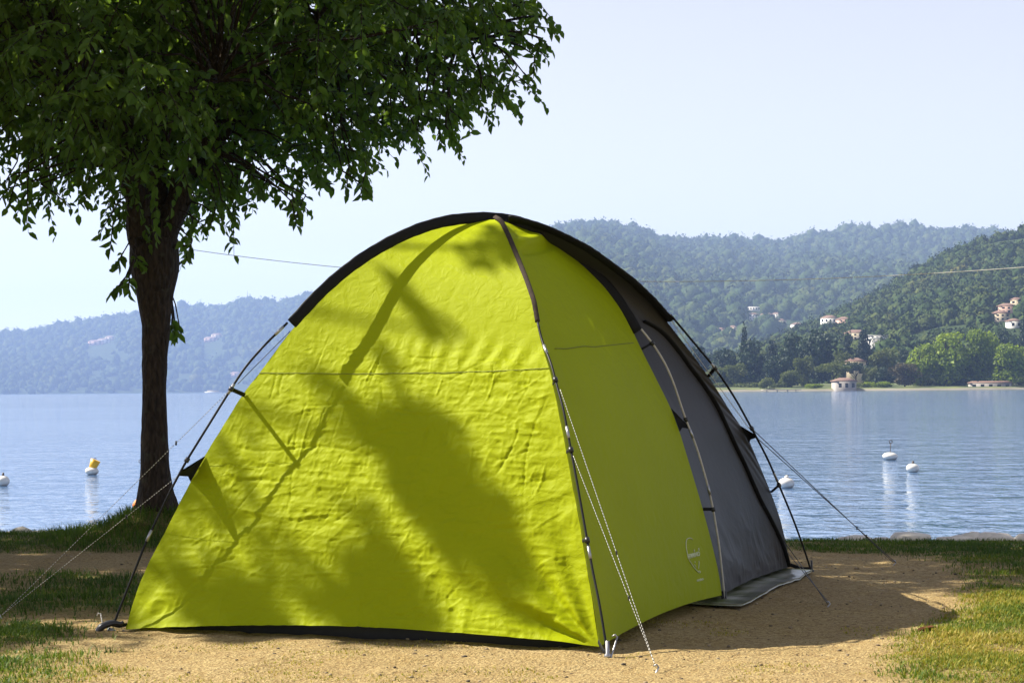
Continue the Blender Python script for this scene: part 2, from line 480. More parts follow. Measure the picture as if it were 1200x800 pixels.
skyM = [(-400, 478), (330, 478), (420, 462), (470, 400), (560, 292), (640, 273), (690, 266), (720, 267), (745, 271), (775, 283), (800, 287), (830, 285), (860, 284), (890, 288), (915, 289), (950, 280), (985, 275), (1020, 271), (1050, 270), (1080, 272), (1110, 275), (1140, 274), (1180, 277), (1240, 283), (1400, 300), (1700, 330)]
skyL = [(-700, 428), (-200, 414), (-60, 402), (0, 396), (45, 389), (75, 383), (105, 378), (135, 374), (160, 371), (200, 368), (212, 362), (232, 362), (240, 365), (262, 361), (280, 354), (290, 352), (300, 354), (320, 358), (335, 354), (352, 349), (420, 340), (520, 338), (640, 345), (900, 380), (1300, 420)]
skyR = [(600, 452), (760, 448), (860, 428), (905, 408), (940, 395), (965, 382), (1000, 366), (1040, 346), (1080, 324), (1115, 304), (1145, 292), (1170, 284), (1200, 279), (1260, 268), (1360, 262), (1600, 280)]
hill_l = Hill('far_hill', 'long blue wooded hill across the lake behind the trunk', skyL, 7000, 9000, (-5600, 3500), 101, 0.26, floor=-0.7)
hill_m = Hill('middle_hill', 'broad wooded hill with villages behind the headland', skyM, 2600, 7000, (-1100, 5000), 111, 0.36, floor=-0.7)
hill_r = Hill('near_hill', 'steep wooded hillside behind the headland trees', skyR, 1040, 2000, (-50, 1150), 121, 0.30, floor=1.5)

# unit crown lumps for far woods: low-poly irregular clumps
def ico(sub=1):
    t = (1 + 5 ** 0.5) / 2
    V = [(-1, t, 0), (1, t, 0), (-1, -t, 0), (1, -t, 0), (0, -1, t), (0, 1, t), (0, -1, -t), (0, 1, -t), (t, 0, -1), (t, 0, 1), (-t, 0, -1), (-t, 0, 1)]
    F = [(0, 11, 5), (0, 5, 1), (0, 1, 7), (0, 7, 10), (0, 10, 11), (1, 5, 9), (5, 11, 4), (11, 10, 2), (10, 7, 6), (7, 1, 8), (3, 9, 4), (3, 4, 2), (3, 2, 6), (3, 6, 8), (3, 8, 9), (4, 9, 5), (2, 4, 11), (6, 2, 10), (8, 6, 7), (9, 8, 1)]
    V = [np.array(v) / np.linalg.norm(v) for v in V]
    for _ in range(sub):
        mid = {}; G = []
        def m(a, b):
            key = (min(a, b), max(a, b))
            if key not in mid:
                q = V[a] + V[b]; V.append(q / np.linalg.norm(q)); mid[key] = len(V) - 1
            return mid[key]
        for a, b, c in F:
            d, e, f = m(a, b), m(b, c), m(c, a)
            G += [(a, d, f), (b, e, d), (c, f, e), (d, e, f)]
        F = G
    return np.array(V), np.array(F)
ICV, ICF = ico(1)
IC0V, IC0F = ico(0)
def forest(name, label, hill, pts, smin, smax, clumps):
    """Far wood: every tree a rough core with leaf clumps standing off it."""
    n = len(pts)
    s = rng.uniform(smin, smax, n) * (0.7 + 0.7 * rng.random(n) ** 2)
    hgt = s * rng.uniform(0.9, 1.6, n)
    V = np.repeat(IC0V[None], n, 0) * (0.82 + 0.3 * (rng.random((n, len(IC0V), 1)) - 0.5))
    ctr = pts + np.stack([s * 0, s * 0, 0.35 * hgt], -1)
    sc = np.stack([s, s, hgt], -1)
    V = V * sc[:, None, :] + ctr[:, None, :]
    F = IC0F[None] + (np.arange(n) * len(IC0V))[:, None, None]
    t = np.clip(0.62 * fbm(pts[:, 0] / 70, pts[:, 1] / 70, 7, 3) + 0.45 * rng.random(n), 0, 1)
    d = unit(rng.normal(size=(n, clumps, 3)) + np.array([0, -0.35, 0.35]))
    cp = ctr[:, None] + d * sc[:, None, :] * rng.uniform(0.72, 1.02, (n, clumps, 1))
    q = s[:, None, None, None] * 0.33 * unit(rng.normal(size=(n, clumps, 3, 3))) * rng.uniform(0.5, 1.1, (n, clumps, 3, 1))
    W = (cp[:, :, None] + q).reshape(-1, 3)
    F2 = np.arange(len(W)).reshape(-1, 3) + n * len(IC0V)
    tt = np.clip(t[:, None] + 0.35 * (rng.random((n, clumps)) - 0.5), 0, 1)
    me = make_mesh(name, np.vstack([V.reshape(-1, 3), W]), np.vstack([F.reshape(-1, 3), F2]), M['forest'], {'tint': np.concatenate([np.repeat(t, len(IC0V)), np.repeat(tt.ravel(), 3)])}, False)
    link(name, me, label=label, cat='forest', kind='stuff')
def scatter(hill, px0, px1, n, ymax=None):
    Y = hill.foot + (hill.crest * 1.03 - hill.foot) * rng.random(n * 2) ** 0.9
    X = (rng.uniform(px0, px1, n * 2) - 600) / FPX * Y
    keep = fbm(X / 90, Y / 140, hill.seed + 5, 3) > 0.30
    for cx, cy, cw in CLEAR:                                   # keep the houses and the ground before them open
        f = cy / 1000.0
        keep &= ~((np.abs(X - cx * Y / cy) < cw * 0.62 + 2) & (Y > cy - 55 * f) & (Y < cy + 10 * f))
    X, Y = X[keep][:n], Y[keep][:n]
    return np.stack([X, Y, hill.z(X, Y)], -1)
# headland: low strip of land with a pale beach
hx = np.linspace(-20, 480, 120)
def headland_shore(x): return 905 + 12 * (fbm(x / 30, x * 0, 131, 3) - 0.5) + np.where(x < 60, (60 - x) * 0.6, 0)
hv = []
rows = [(-1, -1.2), (0.0, WATER + 0.05), (0.8, 0.35), (3.0, 0.9), (30, 1.6), (140, 3.0)]
for dy, z in rows:
    hv.append(np.stack([hx, headland_shore(hx) + dy * 1.0, np.full_like(hx, z)], -1))
hv = np.vstack(hv); i = np.arange(len(hv)).reshape(len(rows), len(hx))
k = NT('headland_bank')
tc = k.n('TexCoord').outputs['Object']
sx = k.n('SeparateXYZ'); k.l(tc, sx.inputs[0])
n1 = k.n('TexNoise', i_Scale=0.12, i_Detail=4.0); k.l(tc, n1.inputs['Vector'])
grs = k.ramp(n1.outputs[0], [(0.4, (0.05, 0.075, 0.02)), (0.6, (0.13, 0.15, 0.04))])
k.set(k.mix(k.ramp(k.math('ADD', sx.outputs[2], k.math('MULTIPLY', n1.outputs[0], 0.8)), [(0.7, 0.0), (1.1, 1.0)]), (0.24, 0.22, 0.17), grs), 0.9)
M['bank'] = k.m
link('headland', make_mesh('headland', hv, np.stack([i[:-1, :-1], i[:-1, 1:], i[1:, 1:], i[1:, :-1]], -1).reshape(-1, 4), M['bank'], None, True), label='low headland with pale beach across the lake', kind='structure')

# ------------------------------------------------------------------ headland trees (one prototype mesh per habit, copied)
M['oak'] = leafmat('dark_broadleaf', (0.010, 0.024, 0.012), (0.030, 0.060, 0.022), 0.15)
M['bright'] = leafmat('sunlit_plane_leaves', (0.045, 0.085, 0.008), (0.20, 0.28, 0.016), 0.4)
M['olive'] = leafmat('olive_leaves', (0.04, 0.065, 0.014), (0.11, 0.14, 0.030), 0.35)
M['conifer'] = leafmat('conifer_needles', (0.006, 0.016, 0.011), (0.020, 0.042, 0.024), 0.1)
M['russet'] = leafmat('russet_leaves', (0.030, 0.030, 0.012), (0.085, 0.070, 0.022), 0.15)
k = NT('bark')
tc = k.n('TexCoord').outputs['Object']
mp = k.n('Mapping'); mp.inputs['Scale'].default_value = (14, 14, 4); k.l(tc, mp.inputs['Vector'])
v1 = k.n('TexVoronoi', feature='DISTANCE_TO_EDGE', i_Scale=1.6); k.l(mp.outputs[0], v1.inputs['Vector'])
n1 = k.n('TexNoise', i_Scale=3.0, i_Detail=6.0); k.l(mp.outputs[0], n1.inputs['Vector'])
h = k.math('ADD', k.ramp(v1.outputs['Distance'], [(0.0, 0.0), (0.25, 1.0)]), n1.outputs[0])
lich = k.n('TexNoise', i_Scale=9.0, i_Detail=3.0); k.l(tc, lich.inputs['Vector'])
k.set(k.mix(k.ramp(lich.outputs[0], [(0.6, 0.0), (0.72, 0.5)]), k.ramp(n1.outputs[0], [(0.3, (0.020, 0.014, 0.010)), (0.7, (0.055, 0.039, 0.026))]), (0.07, 0.07, 0.045)), 0.92, normal=k.bump(h, 0.9, 0.02), spec=0.2)
M['bark'] = k.m

def leaf_geometry(P, D, N, L, W, fold=0.25):
    """Folded pointed leaves. P base points, D unit directions, N unit normals -> verts (n,6,3), tris (n,4,3)."""
    B = unit(np.cross(N, D)); N = unit(np.cross(D, B))
    L, W = L[:, None], W[:, None]
    up = N * W * fold
    V = np.stack([P, P + D * L * 0.27 - B * W * 0.45 + up, P + D * L * 0.60 - B * W * 0.42 + up, P + D * L - up * 0.3,
                  P + D * L * 0.60 + B * W * 0.42 + up, P + D * L * 0.27 + B * W * 0.45 + up], 1)
    T = np.array([(0, 1, 2), (0, 2, 3), (0, 3, 4), (0, 4, 5)])
    F = T[None] + (np.arange(len(P)) * 6)[:, None, None]
    return V.reshape(-1, 3), F.reshape(-1, 3)
def lump_crown(n, lobes, size, seed):
    """Leaf clumps over a set of lobes (cx,cy,cz,rx,ry,rz) in unit space; returns base,dir,normal,size,tint arrays."""
    r = np.random.default_rng(seed)
    lob = np.array(lobes); vol = (lob[:, 3] * lob[:, 4] * lob[:, 5]) ** (2 / 3)
    pick = r.choice(len(lob), n, p=vol / vol.sum())
    d = unit(r.normal(size=(n, 3)))
    rad = 0.72 + 0.33 * r.random(n) ** 0.7
    c = lob[pick]
    P = c[:, :3] + d * c[:, 3:6] * rad[:, None]
    N = unit(d + 0.7 * r.normal(size=(n, 3)))
    D = unit(np.cross(N, r.normal(size=(n, 3))) + np.array([0, 0, -0.25]))
    lobetint = r.random(len(lob))
    t = np.clip(0.45 * lobetint[pick] + 0.55 * r.random(n), 0, 1)
    return P, D, N, size * r.uniform(0.6, 1.3, n), t
def far_tree_proto(habit, seed):
    """Unit tree: height 1, half-width about 0.5*aspect -> (crown mesh, trunk mesh)."""
    r = np.random.default_rng(seed)
    L = []
    if habit in ('oak', 'bright', 'olive', 'russet'):
        for _ in range(17):
            a, q = r.uniform(0, 6.28), r.random() ** 0.5
            z = r.uniform(0.16, 0.86)
            w = math.sin(min(1, (z - 0.02) / 0.55) * 1.57) * (1.0 if z < 0.6 else math.sqrt(max(0.1, 1 - ((z - 0.6) / 0.36) ** 2)))
            rr = r.uniform(0.12, 0.19)
            L.append((math.cos(a) * q * 0.36 * w, math.sin(a) * q * 0.36 * w, z, rr * 1.05, rr * 1.05, rr * 0.85))
        L.append((0, 0, 0.5, 0.26, 0.26, 0.33))
        P, D, N, S, t = lump_crown(2600, L, 0.055, seed)
    elif habit == 'cypress':
        L = [(0, 0, z, 0.12 * math.sin(min(1, (1 - z) / 0.6) * 1.57) + 0.01, 0.12 * math.sin(min(1, (1 - z) / 0.6) * 1.57) + 0.01, 0.1) for z in np.linspace(0.1, 0.93, 10)]
        P, D, N, S, t = lump_crown(1500, L, 0.04, seed)
        D = unit(D + np.array([0, 0, 0.9]))
    elif habit == 'conifer':
        L = []
        for z in np.linspace(0.12, 0.95, 13):
            w = 0.30 * (1 - z) ** 0.8 + 0.02
            for j in range(5):
                a = j * 1.257 + z * 20 + r.uniform(-0.3, 0.3)
                L.append((math.cos(a) * w * 0.6, math.sin(a) * w * 0.6, z, w * 0.6, w * 0.6, 0.045))
        P, D, N, S, t = lump_crown(2400, L, 0.04, seed)
        D = unit(D + np.array([0, 0, -0.6]))
    elif habit == 'umbrella':
        for _ in range(14):
            a, q = r.uniform(0, 6.28), r.random() ** 0.5
            L.append((math.cos(a) * q * 0.5, math.sin(a) * q * 0.5, 0.72 + 0.14 * (1 - q * q) + r.uniform(-.03, .03), 0.2, 0.2, 0.11))
        P, D, N, S, t = lump_crown(2200, L, 0.055, seed)
    elif habit == 'bush':
        for _ in range(10):
            a, q = r.uniform(0, 6.28), r.random() ** 0.5
            L.append((math.cos(a) * q * 0.5, math.sin(a) * q * 0.5, r.uniform(0.2, 0.6), 0.28, 0.28, 0.3))
        P, D, N, S, t = lump_crown(1300, L, 0.1, seed)
    V, F = leaf_geometry(P, D, N, S, S * 0.9)
    mat = M['conifer'] if habit in ('cypress', 'conifer') else M['oak']
    crown = make_mesh(habit + '_crown', V, F, mat, {'tint': np.repeat(t, 6)})
    mb = MB()
    mb.tube([(0, 0, -0.05), (0.005, 0, 0.2), (0, 0.01, 0.45), (0, 0, 0.75)], [0.030, 0.022, 0.016, 0.006], 7)
    if habit not in ('cypress', 'conifer'):
        for j in range(5):
            a = j * 1.3
            mb.tube([(0, 0, 0.3 + 0.06 * j), (0.12 * math.cos(a), 0.12 * math.sin(a), 0.45 + 0.06 * j), (0.24 * math.cos(a), 0.24 * math.sin(a), 0.55 + 0.06 * j)], [0.013, 0.009, 0.004], 5)
    return crown, mb.mesh(habit + '_trunk', M['bark'])
protos = {}
def far_tree(px, top, wpx, habit, matname, depth, label, base=None):
    key = (habit, matname, random.randrange(2))
    if key not in protos:
        c, t = far_tree_proto(habit, 300 + len(protos) * 7)
        c.materials.clear(); c.materials.append(M[matname])
        protos[key] = (c, t)
    c, t = protos[key]
    p = at_depth(px, top, depth)
    zb = 1.0 if base is None else base
    hgt = max(1.5, p[2] - zb); wid = wpx / FPX * depth
    nat = {'oak': 0.86, 'bright': 0.86, 'olive': 0.86, 'russet': 0.86, 'cypress': 0.24, 'conifer': 0.62, 'umbrella': 1.25, 'bush': 1.4}[habit]
    nm = {'bush': 'lakeside_bush', 'cypress': 'cypress_tree', 'conifer': 'conifer_tree', 'umbrella': 'umbrella_pine'}.get(habit, 'lakeside_tree')
    o = thing(nm, (p[0], depth, zb), label, 'bush' if habit == 'bush' else 'tree', 'trees and bushes on the far headland')
    rz = random.uniform(0, 6.28)
    for n_, me in (('crown', c), ('trunk', t)):
        q = bpy.data.objects.new(n_, me); col.objects.link(q); q.parent = o
        q.rotation_euler = (0, 0, rz); q.scale = (wid / nat, wid / nat, hgt)
        if n_ == 'crown': q['kind'] = 'stuff'
    return o
far_trees = [
 # px, top, width, habit, material, depth, label
 (1108, 381, 62, 'bright', 'bright', 925, 'tallest broad bright green tree on the headland beach'),
 (1150, 382, 46, 'bright', 'bright', 930, 'tall narrow bright green tree beside the broadest headland tree'),
 (1078, 396, 46, 'bright', 'bright', 928, 'yellow green tree leaning out beside the russet tree'),
 (1183, 400, 62, 'bright', 'bright', 918, 'rounded mid green tree above the shore ruin'),
 (1128, 408, 40, 'bright', 'bright', 935, 'bright green tree filling the gap between the two tallest'),
 (1215, 398, 50, 'oak', 'olive', 925, 'rounded green tree at the far end of the headland'),
 (1060, 424, 34, 'russet', 'russet', 915, 'russet brown tree at the water beside the bright green trees'),
 (1038, 400, 38, 'olive', 'olive', 960, 'feathery grey green tree below the apartment block'),
 (1058, 408, 26, 'oak', 'oak', 985, 'dark round tree right below the white apartment block'),
 (1012, 381, 30, 'conifer', 'conifer', 965, 'tall dark conifer with ragged top left of the apartment block'),
 (993, 388, 24, 'conifer', 'conifer', 960, 'slim dark conifer beside the ragged tall conifer'),
 (957, 383, 52, 'oak', 'oak', 975, 'largest very dark broadleaf tree on the headland'),
 (928, 390, 46, 'oak', 'oak', 985, 'dark broadleaf tree under the villa with red roof'),
 (905, 398, 30, 'conifer', 'conifer', 960, 'dark pointed conifer among broadleaf trees by the jetty'),
 (880, 396, 50, 'oak', 'oak', 970, 'dark rounded tree behind the pale beach'),
 (872, 380, 10, 'cypress', 'conifer', 990, 'lone thin cypress rising over the dark round trees'),
 (846, 408, 44, 'oak', 'oak', 975, 'dark tree beside the tent pole at the end of the headland'),
 (820, 404, 40, 'oak', 'oak', 985, 'dark tree half hidden behind the grey tent wall'),
 (790, 412, 46, 'oak', 'oak', 990, 'dark tree hidden behind the grey tent wall'),
 (976, 424, 42, 'umbrella', 'olive', 930, 'flat topped green pine above the boathouse'),
 (1003, 424, 40, 'umbrella', 'oak', 935, 'dark flat topped pine right of the green one'),
 (940, 416, 28, 'olive', 'olive', 945, 'olive coloured tree left of the flat topped pines'),
 (908, 414, 34, 'oak', 'oak', 935, 'smaller dark round tree in front of the pointed conifer'),
 (985, 408, 26, 'oak', 'olive', 955, 'leaning olive tree behind the flat topped pines'),
 (1018, 426, 24, 'olive', 'olive', 930, 'small olive tree between pine and russet tree'),
 (1034, 430, 30, 'oak', 'oak', 925, 'small dark blue green tree behind the yellow bush'),
 (1200, 366, 26, 'conifer', 'conifer', 1000, 'tall dark spruce rising behind the headland trees'),
 (1176, 384, 26, 'oak', 'oak', 985, 'dark round tree just below the hillside houses'),
 (1160, 395, 30, 'oak', 'oak', 985, 'dark tree behind the tall narrow bright one'),
 (752, 402, 44, 'oak', 'oak', 985, 'dark broadleaf tree behind the middle of the tent'),
 (715, 410, 44, 'oak', 'oak', 975, 'dark tree at the tip of the headland behind the tent'),
 (690, 428, 36, 'olive', 'olive', 960, 'olive tree at the tip of the headland behind the tent'),
 (860, 425, 30, 'olive', 'olive', 940, 'olive tree behind the pale beach'),
 (835, 428, 30, 'oak', 'olive', 945, 'green tree at the beach beside the tent pole'),
 (925, 430, 26, 'olive', 'olive', 925, 'pale olive shrubby tree behind the jetty'),
 (898, 440, 20, 'bush', 'olive', 912, 'round pale green bush at the water by the jetty'),
 (955, 449, 26, 'bush', 'bright', 912, 'low yellow green bush left of the boathouse'),
 (1029, 446, 36, 'bush', 'bright', 912, 'wide yellow green bush beside the russet tree'),
 (1010, 447, 22, 'bush', 'olive', 915, 'green bush right of the boathouse'),
 (878, 446, 40, 'bush', 'olive', 935, 'long green hedge bush behind the pale beach'),
 (845, 446, 40, 'bush', 'olive', 940, 'green hedge bush at the end of the beach'),
 (915, 447, 26, 'bush', 'olive', 925, 'green bush at the head of the jetty'),
 (1115, 442, 40, 'bush', 'oak', 930, 'dark shrub under the tallest bright tree'),
 (1085, 440, 36, 'bush', 'olive', 935, 'green shrub under the yellow green tree'),
 (1165, 440, 40, 'bush', 'oak', 938, 'dark shrub behind the shore ruin'),
 (1205, 438, 44, 'bush', 'olive', 935, 'green shrub at the far end of the headland'),
]
for r_ in far_trees: far_tree(*r_)

# ------------------------------------------------------------------ houses
def wallmat(name, c): return plain(name, c, 0.85, var=0.12, scale=1.5)
HW = {'white': wallmat('white_render', (0.72, 0.70, 0.66)), 'cream': wallmat('cream_render', (0.62, 0.52, 0.36)), 'pink': wallmat('pink_render', (0.55, 0.36, 0.28)), 'stone': wallmat('grey_stone', (0.33, 0.30, 0.27))}
M['tile'] = plain('roof_tiles', (0.19, 0.115, 0.085), 0.85, var=0.3, scale=2.0)
M['flatroof'] = plain('pale_roof', (0.58, 0.56, 0.54), 0.8, var=0.1, scale=1.0)
M['pane'] = plain('dark_window', (0.03, 0.035, 0.045), 0.15, var=0.2)
CLEAR = []
def hill_hit(px, py, guess):
    d = ray(px, py)
    best = None
    for hl in (hill_r, hill_m, hill_l):
        if (hl is hill_l) != (guess > 2700) or (hl is hill_r and guess > 1350): continue
        Y = np.linspace(hl.foot, hl.crest, 500)
        P = EYEP[None] + d[None] * (Y / d[1])[:, None]
        below = np.nonzero(hl.z(P[:, 0], Y) >= P[:, 2])[0]
        if len(below) and (best is None or Y[below[0]] < best): best = Y[below[0]]
    return best
def house(px, pybase, depth, w, d, h, storeys, wall, label, roof='hip', rot=0.25, name='house', cat='house', cols=4, balcony=False, zb=None):
    if zb is None:
        hit = hill_hit(px, pybase, depth)
        if hit is not None:
            f = 0.8 * hit / depth; depth = hit; w, d, h = w * f, d * f, h * f
    p = at_depth(px, pybase, depth)
    z0 = p[2] if zb is None else zb
    if zb is None: CLEAR.append((p[0], depth, w))
    o = thing(name, (p[0], depth, z0), label, cat, 'buildings across the lake')
    c, s = math.cos(rot), math.sin(rot)
    R = np.array([[c, -s, 0], [s, c, 0], [0, 0, 1]])
    base = np.array([p[0], depth, z0])
    def W(q): return base + R @ np.asarray(q, float)
    mb = MB(); mb.box(W((0, 0, h / 2 - 4)), (w / 2, d / 2, h / 2 + 4), R)
    part('wall', mb.mesh('wall', HW[wall]), o)
    mb = MB()
    if roof == 'hip':
        e = 0.4; rh = min(w, d) * 0.22
        V = [W((sx * (w / 2 + e), sy * (d / 2 + e), h + 0.003)) for sx, sy in ((-1, -1), (1, -1), (1, 1), (-1, 1))]
        V += [W((sx * (w / 2 + e), sy * (d / 2 + e), h + 0.3)) for sx, sy in ((-1, -1), (1, -1), (1, 1), (-1, 1))]
        rl = max(0.1, w / 2 - d / 2 * 0.8)
        V += [W((-rl, 0, h + 0.3 + rh)), W((rl, 0, h + 0.3 + rh))]
        mb.add(V, [(7, 4, 8), (5, 6, 9)], [(0, 3, 2, 1), (0, 1, 5, 4), (1, 2, 6, 5), (2, 3, 7, 6), (3, 0, 4, 7), (4, 5, 9, 8), (6, 7, 8, 9)])
        part('roof', mb.mesh('roof', M['tile']), o)
    else:
        mb.box(W((0, 0, h + 0.25)), (w / 2 + 0.5, d / 2 + 0.5, 0.24), R)
        part('roof', mb.mesh('roof', M['flatroof']), o)
    sh = h / storeys
    for i_ in range(storeys):
        for j in range(cols):
            x = (j + 0.5) / cols * w - w / 2
            mb = MB(); mb.box(W((x, -d / 2 - 0.03, (i_ + 0.52) * sh)), (w / cols * 0.22, 0.06, sh * 0.26), R)
            part('window', mb.mesh('window', M['pane']), o)
        if balcony:
            mb = MB(); mb.box(W((0, -d / 2 - 0.75, (i_ + 0.1) * sh)), (w * 0.46, 0.7, 0.12), R)
            mb.box(W((0, -d / 2 - 1.4, (i_ + 0.1) * sh + 0.55)), (w * 0.46, 0.06, 0.45), R)
            part('balcony', mb.mesh('balcony', HW['white']), o)
    return o
house(1026, 411, 1085, 12, 10, 9.5, 4, 'white', 'white flat roofed apartment block with balconies above the conifers', 'flat', 0.35, 'apartment_block', 'building', 4, True)
house(1003, 398, 1100, 13, 9, 4.2, 2, 'cream', 'cream villa with red roof just above the apartment block', rot=0.1)
house(1012, 409, 1075, 9, 7, 3.0, 1, 'white', 'low white house left of the apartment block', rot=0.0, cols=3)
house(972, 384, 1180, 11, 9, 6.5, 2, 'white', 'white villa with red hipped roof at the foot of the hillside', rot=-0.3)
house(991, 382, 1190, 12, 8, 4.5, 2, 'pink', 'long pink house beside the white villa', rot=0.2)
house(935, 393, 1120, 12, 8, 3.6, 1, 'cream', 'low cream house behind the dark broadleaf tree', rot=0.1)
house(934, 386, 1250, 8, 7, 3.5, 2, 'white', 'small white house above the low cream one', rot=0.2, cols=2)
house(913, 381, 1400, 11, 7, 3.6, 1, 'cream', 'cream cottage in the meadow below the village', rot=0.0)
house(884, 364, 1900, 18, 9, 4.2, 1, 'white', 'long white flat roofed building on the wooded slope', 'flat', 0.05, 'long_building', 'building', 6)
house(883, 375, 1800, 12, 9, 5.5, 2, 'white', 'white house under the long flat roofed building', rot=0.2)
house(898, 374, 1800, 14, 9, 4.5, 2, 'cream', 'cream house in the middle of the slope village', rot=-0.1)
house(911, 373, 1820, 12, 8, 4.5, 2, 'white', 'pale house at the right end of the slope village', rot=0.1)
house(845, 391, 1650, 10, 8, 4.0, 2, 'pink', 'pink roofed house low on the slope beside the tent pole', rot=0.2, cols=2)
house(859, 389, 1650, 9, 8, 4.5, 2, 'cream', 'cream house beside the pink roofed one', rot=-0.2, cols=2)
house(829, 337, 2250, 24, 10, 4.0, 1, 'white', 'long pale building high on the wooded hill', 'flat', 0.0, 'long_building', 'building', 6)
house(1172, 376, 1090, 10, 8, 4.6, 2, 'cream', 'cream house with red roof above the dark round tree', rot=0.2, cols=3)
house(1180, 367, 1130, 11, 8, 4.6, 2, 'pink', 'pink house on the hillside above the spruce', rot=0.1, cols=3)
house(1191, 362, 1150, 8, 7, 6.0, 2, 'cream', 'tall cream house topmost of the hillside cluster', rot=-0.2, cols=2)
house(1188, 384, 1070, 8, 7, 4.0, 1, 'white', 'small white house lowest of the hillside cluster', rot=0.2, cols=2)
for i_, (px, py, w_, wl) in enumerate([(998, 331, 16, 'pink'), (1010, 330, 18, 'cream'), (1022, 332, 14, 'white'), (1036, 335, 16, 'pink'), (1052, 334, 18, 'cream'), (965, 345, 14, 'pink'), (976, 347, 12, 'white')]):
    house(px, py, 2150 + 12 * i_, w_, 9, 5, 2, wl, ['pink', 'cream', 'white', 'rose', 'sand coloured', 'red roofed', 'whitest'][i_] + ' house of the hazy village high on the hill saddle', rot=0.2 * (i_ % 3 - 1), cols=3)
for i_, (px, py, w_, wl) in enumerate([(112, 404, 26, 'pink'), (121, 402, 22, 'white'), (129, 399, 18, 'cream'), (247, 400, 24, 'pink'), (254, 396, 20, 'cream'), (276, 441, 20, 'pink')]):
    house(px, py, 3060 + 15 * i_, w_, 12, 6, 2, wl, ['pink house lowest of the hazy hamlet left of the trunk', 'white house in the middle of the hazy hamlet left of the trunk', 'cream house topmost of the hazy hamlet left of the trunk', 'pink house on the far slope between trunk and tent', 'cream house just above the pink one on the far slope', 'pink lakeside house behind the tent strap'][i_], rot=0.1, cols=3)
# boathouse, shore wall, jetty, landing stage
house(989, 460, 908, 9, 6, 3.4, 1, 'stone', 'stone boathouse standing at the water below the flat topped pines', rot=0.25, name='boathouse', cat='boathouse', cols=3, zb=0.2)
house(1001, 431, 955, 9, 7, 6.0, 2, 'cream', 'cream house with tiled roof peeping over the flat topped pine', rot=0.1, cols=2, zb=6.5)
house(1160, 455, 912, 18, 3, 2.0, 1, 'stone', 'low ruined stone wall building at the water under the green trees', 'hip', 0.05, 'shore_ruin', 'ruin', 5, zb=0.4)
mb = MB(); p = at_depth(914, 456, 895)
mb.box((p[0], 890, WATER + 0.7), (9, 1.2, 0.14), [[math.cos(.4), -math.sin(.4), 0], [math.sin(.4), math.cos(.4), 0], [0, 0, 1]])
for q in (-7, -2, 3, 7): mb.box((p[0] + q * math.cos(.4), 890 + q * math.sin(.4), WATER - 0.5), (0.2, 0.2, 1.1))
link('jetty', mb.mesh('jetty', plain('weathered_planks', (0.42, 0.38, 0.32), 0.8)), label='pale wooden jetty running out from the headland', cat='jetty')
mb = MB(); p = at_depth(250, 459, 5000)
o = thing('moored_boat', (p[0], 5000, WATER), 'long white passenger boat under the far hill', 'boat')
mb.box((p[0], 5000, WATER + 0.8), (20, 4, 2.0)); part('hull', mb.mesh('hull', HW['white']), o)
mb = MB(); mb.box((p[0] - 1, 5000, WATER + 4.1), (13, 3, 1.5)); part('cabin', mb.mesh('cabin', HW['cream']), o)
mb = MB(); q = at_depth(290, 354, 9000); mb.tube([(q[0], 9000, q[2] - 10), (q[0], 9000, q[2] + 48)], [1.6, 0.7], 6)
for z_ in (6, 12, 17): mb.box((q[0], 9000, q[2] + 1.6 * z_), (2.4, 0.5, 0.4))
link('radio_mast', mb.mesh('radio_mast', M['iron']), label='thin mast on top of the far hill', cat='mast')
forest('far_wood', 'hazy blue wood covering the long hill beyond the trunk', hill_l, scatter(hill_l, -330, 620, 11000), 11, 20, 14)
forest('middle_wood', 'hazy wood covering the broad hill above the villages', hill_m, scatter(hill_m, 440, 1400, 18000), 9, 19, 20)
forest('near_wood', 'green wood covering the steep hillside above the headland', hill_r, scatter(hill_r, 820, 1380, 8500), 3.2, 6.2, 46)

# ------------------------------------------------------------------ lakeside trees (near)
M['leaf'] = leafmat('tree_leaves', (0.026, 0.060, 0.008), (0.085, 0.150, 0.016), 0.5, (0.20, 0.32, 0.02))
def spray(p, d, length, n, leaf, r):
    """One leafy twig: alternate pointed leaflets hanging off a drooping axis -> axis polyline, leaf base, dir, normal, length."""
    t = np.linspace(0, 1, 5)
    droop = r.uniform(0.1, 0.55) * length
    ax = p + np.outer(t * length, d) - np.outer(t ** 2 * droop, [0, 0, 1.0])
    tt = np.linspace(0.12, 1.0, n)
    B = np.stack([np.interp(tt, t, ax[:, k]) for k in range(3)], 1)
    side = unit(np.cross(d, [0.03, 0.05, 1.0])) * np.where(np.arange(n) % 2, 1, -1)[:, None]
    D = unit(0.35 * d + side * r.uniform(0.45, 1.0, (n, 1)) + np.array([0, 0, -1.0]) * r.uniform(0.25, 1.15, (n, 1)) + 0.25 * r.normal(size=(n, 3)))
    N = unit(np.array([0, 0, 1.0]) * 0.8 + 0.65 * r.normal(size=(n, 3)))
    return ax, B, D, N, leaf * r.uniform(0.65, 1.25, n)
def canopy(points, dirs, lens, leaf, n_leaf, seed):
    r = np.random.default_rng(seed)
    Bs, Ds, Ns, Ls, Ts, tw = [], [], [], [], [], MB()
    for p, d, l in zip(points, dirs, lens):
        n = max(4, int(n_leaf * r.uniform(0.7, 1.3)))
        ax, B, D, N, L = spray(p, d, l, n, leaf, r)
        Bs.append(B); Ds.append(D); Ns.append(N); Ls.append(L)
        Ts.append(np.clip(r.uniform(0.05, 0.65) + 0.35 * (r.random(n) - 0.3), 0, 1))
        tw.tube(ax[::2], [0.006, 0.004, 0.002], 3, caps=False)
    return np.vstack(Bs), np.vstack(Ds), np.vstack(Ns), np.concatenate(Ls), np.concatenate(Ts), tw
